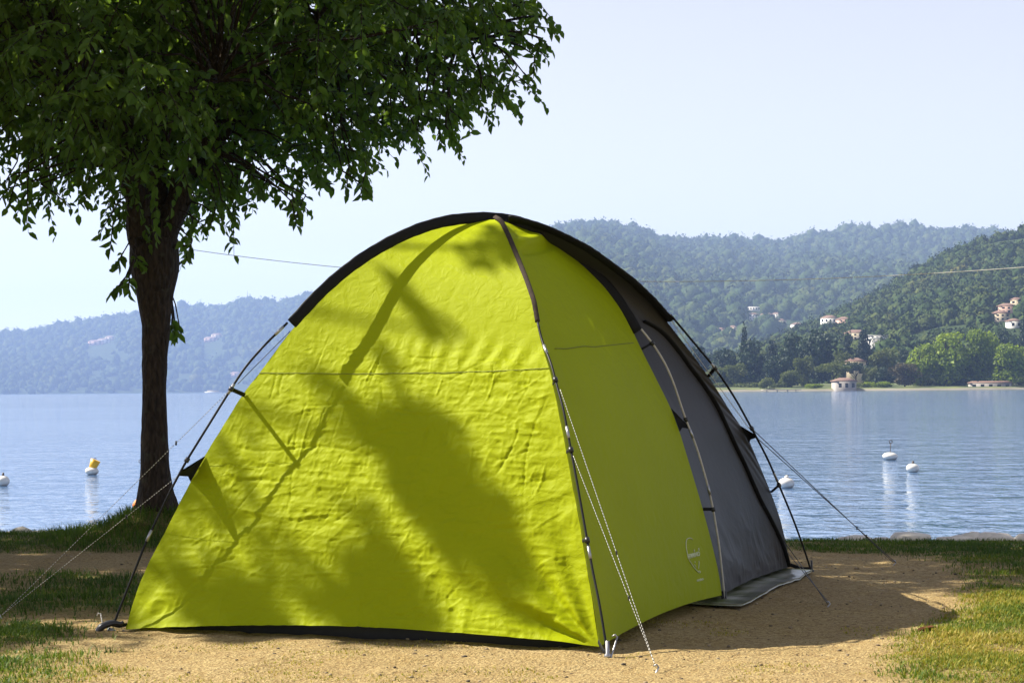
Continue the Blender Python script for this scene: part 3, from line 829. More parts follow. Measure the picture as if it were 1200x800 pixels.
def limb_path(a, b, sag, n=7, wob=0.06, seed=0):
    r = np.random.default_rng(seed)
    t = np.linspace(0, 1, n)[:, None]
    P = a + (b - a) * t + np.array([0, 0, 1.0]) * (np.sin(t * math.pi) * sag)
    P[1:-1] += wob * r.normal(size=(n - 2, 3))
    return P

# --- the tree at the water's edge
zt = float(ground_z(TREE[0], TREE[1])) 
T0 = np.array([TREE[0], TREE[1], zt - 0.15])
tree = thing('lakeside_tree', (TREE[0], TREE[1], zt - 0.02), 'leafy tree with dark forked trunk on a grassy mound at the shore', 'tree')
def tp(px, py, dy=0.0): return at_depth(px, py, TREE[1] + dy)
mb = MB()
cl = [(184, 640), (184, 604), (183, 585), (182, 555), (181, 500), (181, 455), (182, 415), (183, 385), (181, 350), (181, 320), (180, 296), (180, 280)]
rad = [0.26, 0.19, 0.140, 0.116, 0.106, 0.099, 0.102, 0.106, 0.116, 0.152, 0.198, 0.19]
mb.tube(resample(np.array([tp(*q) for q in cl]), 40), np.interp(np.linspace(0, 1, 40), np.linspace(0, 1, len(rad)), rad), 22)
# bark relief
V = np.vstack(mb.V); c0 = np.interp(V[:, 2], [0, 4], [TREE[0], TREE[0]])
ang = np.arctan2(V[:, 1] - TREE[1], V[:, 0] - TREE[0] )
dr = 0.016 * (ridged(ang * 5, V[:, 2] * 4, 3, 3) - 0.5) + 0.02 * (vnoise(ang * 1.5, V[:, 2] * 2.2, 9) - 0.5) + 0.05 * np.exp(-np.clip(V[:, 2] - 0.15, 0, 9) / 0.12) * np.sin(ang * 5) 
V[:, 0] += np.cos(ang) * dr; V[:, 1] += np.sin(ang) * dr
mb.V = [V]
trunk = part('trunk', mb.mesh('trunk', M['bark'], True), tree)
limbs = [  # start px, end px, depth offset at the end, r0, r1
 ((176, 300), (128, 120), -0.6, 0.13, 0.06), ((188, 300), (243, 175), 0.3, 0.13, 0.07), ((181, 300), (185, 60), 0.9, 0.11, 0.05),
 ((128, 120), (40, 0), -1.2, 0.065, 0.03), ((243, 175), (345, 70), 0.5, 0.075, 0.035), ((243, 175), (290, -60), -0.8, 0.06, 0.03),
 ((345, 70), (560, 45), 0.4, 0.045, 0.015), ((345, 70), (460, -60), -0.5, 0.04, 0.015), ((140, 165), (10, 130), 0.6, 0.055, 0.02),
 ((185, 60), (175, -250), 0.4, 0.06, 0.03), ((290, -60), (420, -260), 0.0, 0.04, 0.015), ((40, 0), (-90, -150), -0.5, 0.035, 0.015), ((185, 140), (255, 95), -1.9, 0.045, 0.02), ((160, 150), (90, 110), -2.0, 0.045, 0.02)]
limb_pts = []
for k_, (a_, b_, dy, r0, r1) in enumerate(limbs):
    P = limb_path(tp(*a_, dy * 0.25 if k_ > 2 else 0), tp(*b_, dy), 0.12, 8, 0.035, 40 + k_)
    P = resample(P, 16); limb_pts.append(P)
    mb = MB(); mb.tube(P, np.linspace(r0, r1, 16), 10)
    part('limb', mb.mesh('limb', M['bark'], True), tree)
LP = np.vstack(limb_pts)
# crown volume: bottom edge as measured along the crown's width, dome above
bpx = [-220, -150, 0, 75, 130, 180, 230, 300, 345, 400, 440, 500, 545, 600, 640]
bpy_ = [150, 160, 188, 178, 212, 250, 232, 200, 196, 172, 138, 134, 108, 92, 50]
bpt = np.array([tp(a, b) for a, b in zip(bpx, bpy_)])
xc, rx, ry = -3.0, 3.15, 3.7
r = np.random.default_rng(5)
pts = []
while len(pts) < 6300:
    q = r.uniform([-6.5, TREE[1] - ry, 2.4], [0.30, TREE[1] + ry, 8.0])
    ex, ey = (q[0] - xc) / rx, (q[1] - TREE[1]) / ry
    rr = math.hypot(ex, ey)
    if rr > 1: continue
    zb = np.interp(q[0], bpt[:, 0], bpt[:, 2]) + 0.5 * ey * ey
    zt_ = 4.0 + 4.0 * math.sqrt(1 - rr * rr * 0.97)
    if q[2] < zb or q[2] > zt_: continue
    if q[2] > 5.2 and r.random() < 0.45: continue           # crown above the frame is a little looser
    dens = fbm(q[0] * 1.1 + 9, (q[2] + 0.6 * q[1]) * 1.1, 77, 2)
    if q[2] - zb < 0.5 and dens < 0.34: continue
    pts.append(q)
pts = np.array(pts)
dirs = unit(np.stack([(pts[:, 0] - xc) / rx, (pts[:, 1] - TREE[1]) / ry, np.full(len(pts), -0.05)], 1) + 0.75 * r.normal(size=pts.shape))
lens = r.uniform(0.22, 0.46, len(pts))
B, D, N, L, T, tw = canopy(pts, dirs, lens, 0.088, 14, 6)
V, F = leaf_geometry(B, D, N, L, L * 0.54)
part('crown', make_mesh('crown', V, F, M['leaf'], {'tint': np.repeat(T, 6)}), tree, kind='stuff')
for p_ in pts[::9]:                                          # small branches from the limbs to the sprays
    j = np.argmin(((LP - p_) ** 2).sum(1)); tw.tube(limb_path(LP[j], p_, 0.06, 5, 0.03, j), np.linspace(0.014, 0.005, 5), 4, caps=False)
# hanging sprays that stand out against the sky, with each leaf its own piece
hang = [(12, 205, 60), (28, 200, 75), (45, 215, 62), (60, 225, 40), (5, 215, 40), (92, 205, 28), (130, 235, 40), (140, 255, 50),
        (322, 218, 50), (340, 232, 52), (350, 228, 40), (318, 205, 35), (395, 172, 50), (405, 195, 52), (412, 180, 45), (420, 200, 40), (392, 150, 40),
        (455, 128, 45), (475, 140, 36), (500, 142, 40), (515, 150, 34), (530, 135, 36), (492, 120, 50), (560, 100, 34), (585, 102, 28), (605, 88, 34), (620, 60, 34), (636, 25, 30), (628, 40, 30), (615, 5, 30),
        (232, 262, 42), (245, 255, 36), (225, 290, 26), (255, 232, 30), (148, 300, 32), (146, 332, 24), (152, 320, 24), (203, 372, 22), (204, 385, 16), (260, 222, 24), (280, 205, 36), (300, 205, 30)]
leafvar = []
for v_ in range(6):
    rr = np.random.default_rng(900 + v_)
    V1, F1 = leaf_geometry(np.zeros((1, 3)), np.array([[0, 1.0, 0]]), np.array([[0, 0, 1.0]]), np.array([1.0]), np.array([rr.uniform(0.48, 0.6)]), rr.uniform(0.1, 0.4))
    leafvar.append(make_mesh('leaf', V1, F1, M['leaf'], {'tint': np.full(6, 0.25 + 0.12 * v_)}))
rr = np.random.default_rng(77)
cnt = 0
extra = []
for (px, py, drop) in hang:
    for rep in range(2):
        p0 = tp(px + rr.uniform(-9, 9), py + rr.uniform(-10, 6), rr.uniform(-0.7, 0.7))
        dd = unit(np.array([rr.normal() * 0.55 + (0.4 if px > 300 else -0.1), rr.normal() * 0.5, -0.5]))
        ax, B1, D1, N1, L1 = spray(p0, dd, drop / FPX * TREE[1] * 0.62, 9, 0.092, rr)
        tw.tube(ax[::2], [0.007, 0.005, 0.003], 4, caps=False)
        j = np.argmin(((LP - p0) ** 2).sum(1))
        tw.tube(limb_path(LP[j], p0, 0.05, 5, 0.02, cnt), np.linspace(0.012, 0.006, 5), 4, caps=False)
        if cnt + len(B1) <= 300:
            for b1, d1, n1_, l1 in zip(B1, D1, N1, L1):
                x1 = unit(np.cross(d1, n1_)); n2_ = np.cross(x1, d1)
                lo = bpy.data.objects.new('leaf', leafvar[cnt % 6]); col.objects.link(lo); lo.parent = tree
                m4 = Matrix(((x1[0] * l1, d1[0] * l1, n2_[0] * l1, b1[0] - tree.location[0]), (x1[1] * l1, d1[1] * l1, n2_[1] * l1, b1[1] - tree.location[1]), (x1[2] * l1, d1[2] * l1, n2_[2] * l1, b1[2] - tree.location[2]), (0, 0, 0, 1)))
                lo.matrix_local = m4
                cnt += 1
        else:
            extra.append((B1, D1, N1, L1))
if extra:
    B1, D1, N1, L1 = (np.concatenate([e[q] for e in extra]) for q in range(4))
    V, F = leaf_geometry(B1, D1, N1, L1, L1 * 0.54)
    part('hanging_leaves', make_mesh('hanging_leaves', V, F, M['leaf'], {'tint': np.repeat(rr.uniform(0.2, 0.8, len(B1)), 6)}), tree, kind='stuff')
part('twigs', tw.mesh('twigs', M['bark']), tree, kind='stuff')

# --- two more trees of the same row, left of the view; they shade the grass and the tent wall
def shade_tree(x, y, h, crx, cz, crz, n, seed, label, hole=0.42, leaf=0.13, shade_boughs=()):
    zb = float(ground_z(x, y)) - 0.05
    o = thing('lakeside_tree', (x, y, zb), label, 'tree', 'lakeside trees left of the tent')
    r = np.random.default_rng(seed)
    mb = MB(); P = resample(np.array([(x, y, zb), (x + .05, y, 1.4), (x - .05, y + .05, 3.0), (x, y, h * 0.8)]), 20)
    mb.tube(P, np.interp(np.linspace(0, 1, 20), [0, 0.1, 1], [0.24, 0.16, 0.04]), 14)
    part('trunk', mb.mesh('trunk', M['bark'], True), o)
    pts = []
    while len(pts) < n:
        d = unit(r.normal(size=3)) * r.random() ** 0.4
        q = np.array([x, y, cz]) + d * np.array([crx, crx, crz])
        if fbm(q[0] * 0.75 + 3, (q[1] - 0.4 * q[2]) * 0.75, seed, 2) < hole: continue
        pts.append(q)
    ends = []
    for (bx, by, bz, sx_, sy_, sz_, nb) in shade_boughs:              # unseen leaf clusters shaped to throw shade patches on the wall, hung on boughs
        ends.append(np.array([bx, by, bz]))
        for _ in range(nb): pts.append(np.array([bx, by, bz]) + r.normal(size=3) * [sx_, sy_, sz_])
    pts = np.array(pts)
    for j, e in enumerate(ends):
        mb = MB(); mb.tube(limb_path(P[12], e, 0.3, 9, 0.04, seed + 90 + j), np.linspace(0.06, 0.012, 9), 8)
        part('limb', mb.mesh('limb', M['bark'], True), o)
    for j in range(9):
        e = pts[r.integers(len(pts))]
        mb = MB(); mb.tube(limb_path(P[r.integers(8, 17)], e, 0.2, 7, 0.05, seed + j), np.linspace(0.07, 0.015, 7), 8)
        part('limb', mb.mesh('limb', M['bark'], True), o)
    dirs = unit((pts - [x, y, cz]) * [1, 1, 0.3] + 0.8 * r.normal(size=pts.shape))
    B, D, N, L, T, tw = canopy(pts, dirs, np.concatenate([r.uniform(0.35, 0.7, n), r.uniform(0.12, 0.26, len(pts) - n)]), leaf, 11, seed)
    V, F = leaf_geometry(B, D, N, L, L * 0.48)
    part('crown', make_mesh('crown', V, F, M['leaf'], {'tint': np.repeat(T, 6)}), o, kind='stuff')
    part('twigs', tw.mesh('twigs', M['bark']), o, kind='stuff')
shade_tree(-8.0, 14.35, 7.0, 2.85, 5.2, 2.3, 2300, 51, 'leafy tree left of the view shading the grass beside the tent', hole=0.36, shade_boughs=((-6.1, 12.35, 7.0, 0.1, 0.11, 0.08, 62), (-6.9, 12.33, 7.0, 0.13, 0.06, 0.07, 38), (-7.63, 12.58, 7.0, 0.1, 0.07, 0.07, 26), (-4.71, 12.57, 7.0, 0.06, 0.04, 0.05, 5), (-5.46, 12.53, 7.0, 0.05, 0.04, 0.05, 3)))
shade_tree(-7.75, 17.7, 7.5, 3.0, 5.4, 2.4, 2300, 61, 'leafy shore tree left of the view shading the forked trunk', hole=0.30)

# ------------------------------------------------------------------ the dome tent
A, B, C, D = ground_at(130, 742), ground_at(712, 768), ground_at(850, 708), ground_at(950, 671)
nAC = np.cross(C - A, UPV)
P = on_plane(575, 252, A, nAC)                        # where the poles cross
nBP = np.cross(P - B, UPV)
E_ = C + (A - B) * 0.97                               # hidden far corners
F_ = D + (A - B) * 0.97
nD = np.cross(F_ - D, P - D)
def cAC(L): return np.array([on_plane(a, b, A, nAC) for a, b in L])
def cBP(L): return np.array([on_plane(a, b, B, nBP) for a, b in L])
def cDP(L): return np.array([on_plane(a, b, D, nD) for a, b in L])
tent = thing('dome_tent', (0, 11.3, 0), 'lime green and grey dome tent with black pole sleeves pitched on bare earth', 'tent')

# edges of the cloth, foot to crown
eL = resample(cAC([(147, 737), (160, 692), (175, 657), (190, 630), (210, 590), (222, 567), (232, 548), (242, 530), (260, 502), (275, 477), (285, 460), (310, 430), (325, 408), (342, 386), (370, 354), (395, 330), (420, 310), (445, 294), (470, 281), (495, 270), (520, 263), (545, 259), (570, 257)]), 120)
eB = resample(cBP([(702, 757), (694, 700), (686, 655), (679, 610), (671, 570), (664, 530), (654, 480), (645, 436), (634, 402), (625, 362), (616, 327), (606, 300), (597, 280), (588, 264), (580, 257)]), 120)
eC = resample(cAC([(846, 697), (843, 673), (832, 627), (822, 590), (810, 550), (797, 507), (785, 475), (762, 430), (747, 400), (738, 380), (722, 352), (704, 330), (682, 309), (656, 288), (630, 272), (605, 263), (582, 257)]), 120)
eD = resample(cDP([(926, 664), (922, 640), (914, 606), (903, 576), (891, 547), (881, 524), (875, 508), (857, 484), (842, 459), (830, 441), (812, 416), (798, 398), (784, 380), (765, 357), (740, 333), (715, 313), (690, 296), (665, 282), (640, 271), (612, 262), (585, 257)]), 120)
_ax = np.linspace(0, 1, 120); eL = eL + unit(eL - EYEP) * (0.17 * np.sin(np.clip(_ax, 0, 1) * math.pi) ** 0.6)[:, None]   # the cloth hangs a hand's breadth behind the left pole
def mirror_corner(edge, a, b):
    """Carry an edge lying in the vertical plane a-P over to the vertical plane b-P."""
    f = ((edge - a)[:, :2] @ (P - a)[:2]) / np.dot((P - a)[:2], (P - a)[:2])
    q = b + np.outer(f, P - b); q[:, 2] = edge[:, 2]
    return q
eE = mirror_corner(eB, B, E_)
Md = (D + F_) / 2
bas = np.stack([D - Md, P - Md], 1)
co = np.linalg.lstsq(bas, (eD - Md).T, rcond=None)[0]
eF = Md + np.outer(-co[0], D - Md) + np.outer(co[1], P - Md)

class Panel:
    """Cloth stretched between two curved edges; wrinkles are real relief."""
    def __init__(s, name, e0, e1, mat, nu, nv, wr, bow=0.0, hem=0.0, label=None, flip=False):
        tv = np.linspace(0, 1, nv); tu = np.linspace(0, 1, nu); ts = np.linspace(0, 1, len(e0))
        a = np.stack([np.interp(tv, ts, e0[:, k]) for k in range(3)], 1)
        b = np.stack([np.interp(tv, ts, e1[:, k]) for k in range(3)], 1)
        G = a[:, None] * (1 - tu)[None, :, None] + b[:, None] * tu[None, :, None]
        du = np.gradient(G, axis=1); dv = np.gradient(G, axis=0)
        Nn = unit(np.cross(du, dv))
        if flip: Nn = -Nn
        s.N0 = Nn
        U, Vv = np.meshgrid(tu, tv)
        hm = 0.5 * (np.linalg.norm(np.diff(e0, axis=0), axis=1).sum() + np.linalg.norm(np.diff(e1, axis=0), axis=1).sum())
        wm = np.linalg.norm(b - a, axis=1)
        S = (U - 0.5) * wm[:, None] + wm[0] / 2; H = Vv * hm          # metres along the cloth
        s.S, s.H, s.U, s.V = S, H, U, Vv
        edge = np.sin(np.clip(U, 0, 1) * math.pi) ** 0.7
        disp = wr(s) * (0.15 + 0.85 * np.minimum(1, edge * 2.2))
        disp += bow * np.sin(U * math.pi) * np.sin(np.clip(Vv, 0, 1) ** 0.8 * math.pi)
        G = G + Nn * disp[..., None]
        G[..., 2] += hem * np.sin(U * math.pi) * np.exp(-Vv / 0.10)
        s.G = G
        i = np.arange(nu * nv).reshape(nv, nu)
        Fq = np.stack([i[:-1, :-1], i[:-1, 1:], i[1:, 1:], i[1:, :-1]], -1).reshape(-1, 4)
        cloth = np.stack([S, H, S * 0], -1).reshape(-1, 3)
        s.obj = part(name, make_mesh(name, G.reshape(-1, 3), Fq, mat, {'cloth': cloth}, True), tent, label=label)
        s.px = project(G.reshape(-1, 3))
        s.P = G.reshape(-1, 3); s.Nf = Nn.reshape(-1, 3)
    def at(s, px, py, lift=0.004):
        j = np.argmin(((s.px - [px, py]) ** 2).sum(1))
        return s.P[j] + s.Nf[j] * lift
    def run(s, pix, n, lift=0.004):
        pix = np.array(pix, float)
        d = np.concatenate([[0], np.cumsum(np.linalg.norm(np.diff(pix, axis=0), axis=1))])
        t = np.linspace(0, d[-1], n)
        Q = np.array([s.at(np.interp(u, d, pix[:, 0]), np.interp(u, d, pix[:, 1]), lift) for u in t])
        for _ in range(3): Q[1:-1] = 0.25 * Q[:-2] + 0.5 * Q[1:-1] + 0.25 * Q[2:]
        return Q
def creases(S, H, segs, amp, width):
    out = np.zeros_like(S)
    for cx, cy, ang, ln, a_ in segs:
        dx, dy = S - cx, H - cy
        u = dx * math.cos(ang) + dy * math.sin(ang); v = -dx * math.sin(ang) + dy * math.cos(ang) + 0.02 * np.sin(u * 9 + cx * 30)
        out += a_ * amp * np.exp(-(v / width) ** 2) * sstep(ln / 2, ln / 2 * 0.6, np.abs(u))
    return out
def front_wrinkles(p):
    S, H, U, V = p.S, p.H, p.U, p.V
    r = np.random.default_rng(3)
    taut = sstep(1.85, 1.45, H)                                     # the top of the wall is pulled smooth
    d = 0.014 * (fbm(S * 1.1, H * 1.1, 201, 2) - 0.5)
    m1 = sstep(0.36, 0.60, fbm(S * 1.5, H * 1.5, 205, 2))
    d += taut * 0.012 * (ridged(S * 3.4 + 0.5 * vnoise(S * 3, H * 3, 5), H * 3.0, 211, 2) - 0.6) * (0.35 + 0.65 * m1)
    d += taut * 0.0125 * (ridged(S * 5.5 + vnoise(S * 6, H * 6, 6), H * 10.5, 221, 3) - 0.6) * (0.25 + 0.75 * m1)
    d += taut * 0.0075 * (ridged(S * 15 + vnoise(S * 9, H * 9, 8), H * 25, 225, 2) - 0.6)
    # packing folds: long straight creases
    segs = []
    for h_ in (0.30, 0.62, 0.98, 1.24): segs.append((r.uniform(0.5, 2.0), h_, r.uniform(-0.05, 0.05), r.uniform(0.9, 1.7), r.choice([-1, 1])))
    for x_ in (0.75, 1.45, 2.05): segs.append((x_, r.uniform(0.5, 1.1), 1.57 + r.uniform(-0.06, 0.06), r.uniform(0.6, 1.1), r.choice([-0.6, 0.6])))
    for _ in range(260):
        segs.append((r.uniform(0.25, 2.4), r.uniform(0.03, 1.6), r.choice([r.uniform(-0.25, 0.2), r.uniform(-0.25, 0.2), r.uniform(0.3, 0.9), r.uniform(1.3, 1.8)]), r.uniform(0.08, 0.34), r.uniform(-1, 1)))
    d += creases(S, H, segs, 0.0042, 0.0062) * (0.35 + 0.65 * taut)
    # folds fanning out of the two pegged corners
    w0 = S.max()
    for (cx, cy, amp, reach, k_) in ((w0 * 1.0, 0.0, 0.038, 0.60, 13.0), (0.0, 0.0, 0.009, 0.42, 9.0)):
        dx, dy = S - cx, H - cy
        rr = np.hypot(dx, dy); an = np.arctan2(dy, np.abs(dx))
        d += amp * np.exp(-(rr / reach)) * np.sin(an * k_ + 2.2 * vnoise(an * 4, rr * 2, 31)) * sstep(0.02, 0.18, rr)
    # pull wrinkles along both edges
    wv = vnoise(H * 2.3, S * 0, 41)
    d += 0.006 * np.exp(-U * 2.55 / 0.13) * np.sin((H + S * 0.8) * 46 + 5 * wv) * sstep(0.3, 0.55, wv) * sstep(2.0, 1.5, H)
    d += 0.007 * np.exp(-(1 - U) * 2.55 / 0.11) * np.sin((H - S * 0.5) * 30 + 6 * wv) * sstep(1.9, 1.5, H)
    # small gathers under the crown and along the seam
    d += 0.004 * np.exp(-((H - 1.62) / 0.10) ** 2) * np.sin(S * 60 + 6 * vnoise(S * 3, H * 4, 3)) * sstep(0.35, 0.6, U)
    return d
def calm_wrinkles(a1, a2):
    def f(p):
        S, H, U, V = p.S, p.H, p.U, p.V
        d = a1 * (fbm(S * 1.4, H * 1.0, 301, 2) - 0.5) + a2 * (ridged(S * 4 + vnoise(S * 3, H * 3, 5), H * 2.5, 311, 3) - 0.6) * sstep(0.9, 0.1, H)
        d += a2 * 0.9 * np.exp(-H / 0.16) * (fbm(S * 4, H * 9, 331, 3) - 0.5)
        d += a2 * 0.5 * np.exp(-(1 - U) / 0.08) * np.sin((H + S) * 55 + 5 * vnoise(H * 3, S, 4)) * sstep(0.6, 1.2, H) * sstep(2.2, 1.7, H)
        return d
    return f
def side_wrinkles(p):
    d = calm_wrinkles(0.012, 0.005)(p)
    # sagging vent fold under the crown
    hh = p.H - (p.H.max() * 0.885 - 0.04 * np.cos((p.U - 0.3) * 3))
    d += 0.030 * np.exp(-(hh / 0.05) ** 2) * sstep(0.04, 0.25, p.U) * sstep(1.0, 0.7, p.U) - 0.02 * np.exp(-((hh + 0.075) / 0.03) ** 2) * sstep(0.04, 0.2, p.U) * sstep(1.0, 0.7, p.U)
    d += 0.006 * np.exp(-((hh - 0.1) / 0.09) ** 2) * (fbm(p.S * 14, p.H * 10, 7, 3) - 0.5)
    return d
front = Panel('front_wall', eL, eB, M['lime'], 400, 400, front_wrinkles, bow=-0.03, hem=0.05, label='sunlit creased lime green wall')
side = Panel('side_wall', eB + (eB - P) * [0.004, 0.004, 0], eC, M['lime'], 170, 190, side_wrinkles, bow=0.02, hem=0.035, label='shaded lime green side wall with pale emblem')
vest = Panel('vestibule_wall', eC, eD, M['grey'], 150, 190, calm_wrinkles(0.025, 0.014), bow=0.0, hem=0.02, label='charcoal grey vestibule wall')
Panel('rear_wall', eE, eL, M['lime'], 70, 90, calm_wrinkles(0.02, 0.006), bow=0.02)
Panel('vestibule_wall', eF, eE, M['grey'], 50, 70, calm_wrinkles(0.02, 0.006))
vdoor = Panel('vestibule_door', eD, eF, M['grey'], 80, 90, calm_wrinkles(0.03, 0.008), bow=-0.03)
# seams
mb = MB(); mb.tube(front.run([(303, 437), (400, 438), (520, 437), (600, 434), (643, 431)], 60, 0.002), 0.0016, 5)
part('seam', mb.mesh('seam', M['seam']), tent, front.obj)
mb = MB(); mb.tube(side.run([(650, 409), (690, 406), (742, 402)], 30, 0.002), 0.0022, 5)
part('seam', mb.mesh('seam', M['seam']), tent, side.obj)
# curved door zip on the grey wall
zp = vest.run([(754, 376), (768, 382), (784, 397), (800, 420), (820, 446), (837, 472), (852, 504), (870, 542), (887, 581), (904, 613), (917, 640), (923, 662)], 50, 0.006)
mb = MB(); mb.tube(zp, 0.017, 8, flat=(np.array([0.9, -0.3, 0.2]), 0.35)); part('zip', mb.mesh('zip', M['black_web'], True), tent, vest.obj)
# emblem and lettering printed on the side wall
def strip(panel, pix, n, rad_, nm):
    mb = MB(); mb.tube(panel.run(pix, n, 0.003), rad_, 4); return part(nm, mb.mesh(nm, M['print']), tent, panel.obj)
strip(side, [(811, 631.5), (808, 629), (805, 629.5), (803.5, 634), (803.5, 642), (805, 650), (807.5, 657), (811, 662), (815, 667), (818, 671), (820.5, 672), (821, 669.5), (819, 667.5), (817.5, 669)], 40, 0.0024, 'emblem')
strip(side, [(818.5, 656), (818.6, 661), (818, 665)], 8, 0.002, 'emblem')
strip(side, [(813, 645.5), (812.6, 642.5)], 4, 0.0035, 'emblem')
strip(side, [(818.3, 645.5), (818, 642)], 4, 0.0035, 'emblem')
for q_ in ((813.3, 657), (813.5, 662)): strip(side, [q_, (q_[0] + 1, q_[1] + 1)], 3, 0.003, 'emblem')
def lettering(text, p0, p1, hpx):
    cu = bpy.data.curves.new('lettering', 'FONT'); cu.body = text; cu.size = 1.0; cu.extrude = 0.01
    ob = bpy.data.objects.new('lettering_source', cu); col.objects.link(ob)
    dg = bpy.context.evaluated_depsgraph_get()
    me = bpy.data.meshes.new_from_object(ob.evaluated_get(dg))
    col.objects.unlink(ob); bpy.data.objects.remove(ob)
    n = len(me.vertices); V = np.zeros(n * 3, np.float32); me.vertices.foreach_get('co', V); V = V.reshape(-1, 3)
    a = side.at(*p0, 0.004); b = side.at(*p1, 0.004)
    up = side.at(p0[0] - 1, p0[1] - 14, 0.004) - a; up = unit(up)
    x = b - a; wdt = np.linalg.norm(x); x = unit(x); up = unit(up - x * np.dot(up, x)); nn = np.cross(x, up)
    sc = wdt / max(V[:, 0].max(), 1e-6); hz = hpx / FPX * 11.4 / max(V[:, 1].max(), 1e-6)
    W = a + np.outer(V[:, 0] * sc, x) + np.outer(V[:, 1] * hz, up) + np.outer(V[:, 2] * 0.2, nn)
    me.vertices.foreach_set('co', W.astype(np.float32).ravel()); me.materials.clear(); me.materials.append(M['print']); me.update()
    return part('lettering', me, tent, side.obj)
lettering('FERRINO', (805.2, 653.5), (819.5, 651.5), 5.0)
lettering('mto', (816.3, 681.5), (824, 680), 2.6)

# poles
pAl = [(337, 378), (312, 402), (287, 430), (271, 455), (245, 497), (217, 542), (200, 574), (171, 635), (150, 688), (132, 734)]
slA = [(342, 379), (372, 346), (397, 323), (422, 304), (447, 288.5), (472, 275.5), (497, 265.5), (522, 258.5), (547, 255.5), (575, 254.5), (600, 257.5), (625, 264.5), (651, 280), (676, 300), (699, 321), (718, 342), (734, 365), (747, 388)]
pAr = [(750, 384), (765, 402), (781, 428), (790, 450), (802, 487), (817, 525), (830, 570), (836, 597), (843, 640), (850, 706)]
slB = [(580, 254), (587, 258), (596, 276), (606, 300), (617, 327), (626, 353), (630, 377)]
pB = [(630, 377), (635, 400), (646, 425), (652, 450), (660, 477), (669, 527), (673, 547), (681, 592), (688, 632), (695, 671), (703, 709), (712, 766)]
slD = [(596, 256), (615, 259.5), (640, 267.5), (665, 279), (690, 292), (715, 310), (740, 328.5), (765, 352), (785, 375)]
pD = [(786, 369), (812, 400), (839, 432), (862, 467), (880, 500), (900, 538), (915, 573), (930, 609), (942, 642), (951, 670)]
inAC = unit(nAC) * -1 if nAC[1] > 0 else unit(nAC)
def pole(curve, rad_, mat, ferr, extra=0.0):
    Q = resample(curve, 60)
    mb = MB(); mb.tube(Q, rad_, 8)
    o = part('pole', mb.mesh('pole', mat, True), tent)
    for f in ferr:
        i = int(f * 57); mb = MB(); mb.tube(Q[i:i + 3], rad_ * 1.25, 8); part('ferrule', mb.mesh('ferrule', M['alu'], True), tent, o)
    return Q
QA = pole(cAC(pAl), 0.0062, M['pole'], (0.03, 0.26, 0.74))
QC = pole(cAC(pAr), 0.0062, M['pale_pole'], (0.42, 0.62))
QB = pole(cBP(pB), 0.0062, M['pole'], (0.10, 0.40, 0.74))
QD = pole(cDP(pD), 0.0062, M['pole'], (0.19, 0.60))
def flat_sleeve(curve, w, mat, axis_n, ratio, name='pole_sleeve', label=None, ruck=0.0):
    Q = resample(curve, 70)
    T = unit(np.gradient(Q, axis=0))
    mb = MB(); m = len(Q); n = 12; ang = np.arange(n) * 2 * math.pi / n
    V = []
    for i in range(m):
        a_ = np.cross(T[i], axis_n); a_ = a_ / np.linalg.norm(a_); b_ = np.cross(T[i], a_)
        wi = w * (1 + ruck * 0.25 * math.sin(i * 2.3) + ruck * 0.2 * math.sin(i * 5.1))
        sx = np.sign(np.cos(ang)) * np.abs(np.cos(ang)) ** 0.7
        V.append(Q[i] + np.outer(sx * wi, a_) + np.outer(np.sin(ang) * w * ratio * (1 + ruck * 0.8 * np.sin(i * 1.7 + ang * 2)), b_))
    V = np.vstack(V); i0 = np.arange(m - 1)[:, None] * n; k_ = np.arange(n)[None]; k2 = (k_ + 1) % n
    mb.add(np.vstack([V, Q[:1], Q[-1:]]), [(m * n, (j + 1) % n, j) for j in range(n)] + [(m * n + 1, (m - 1) * n + j, (m - 1) * n + (j + 1) % n) for j in range(n)],
           np.stack([i0 + k_, i0 + k2, i0 + n + k2, i0 + n + k_], -1).reshape(-1, 4))
    part(name, mb.mesh(name, mat, True), tent, label=label)
    return Q
SA = flat_sleeve(cAC(slA), 0.030, M['black_web'], unit(nAC), 0.36, label='black webbing pole sleeve over the crown', ruck=0.12)
SB = flat_sleeve(cBP(slB), 0.0125, M['brown_web'], unit(P - B) * 0.2 + np.array([-0.2, -1.0, 0.35]), 0.5, label='brown pole sleeve down the front ridge', ruck=0.1)
SD = flat_sleeve(cDP(slD), 0.027, M['black_web'], unit(nD), 0.4, ruck=0.12)
# hidden halves of the far poles
def far_pole(near, a, b, mat):
    pole(mirror_corner(near, a, b), 0.0062, mat, ())
far_pole(np.vstack([SB, QB]), B, E_, M['pole'])
co = np.linalg.lstsq(bas, (np.vstack([SD, QD]) - Md).T, rcond=None)[0]
pole(Md + np.outer(-co[0], D - Md) + np.outer(co[1], P - Md), 0.0062, M['pole'], ())

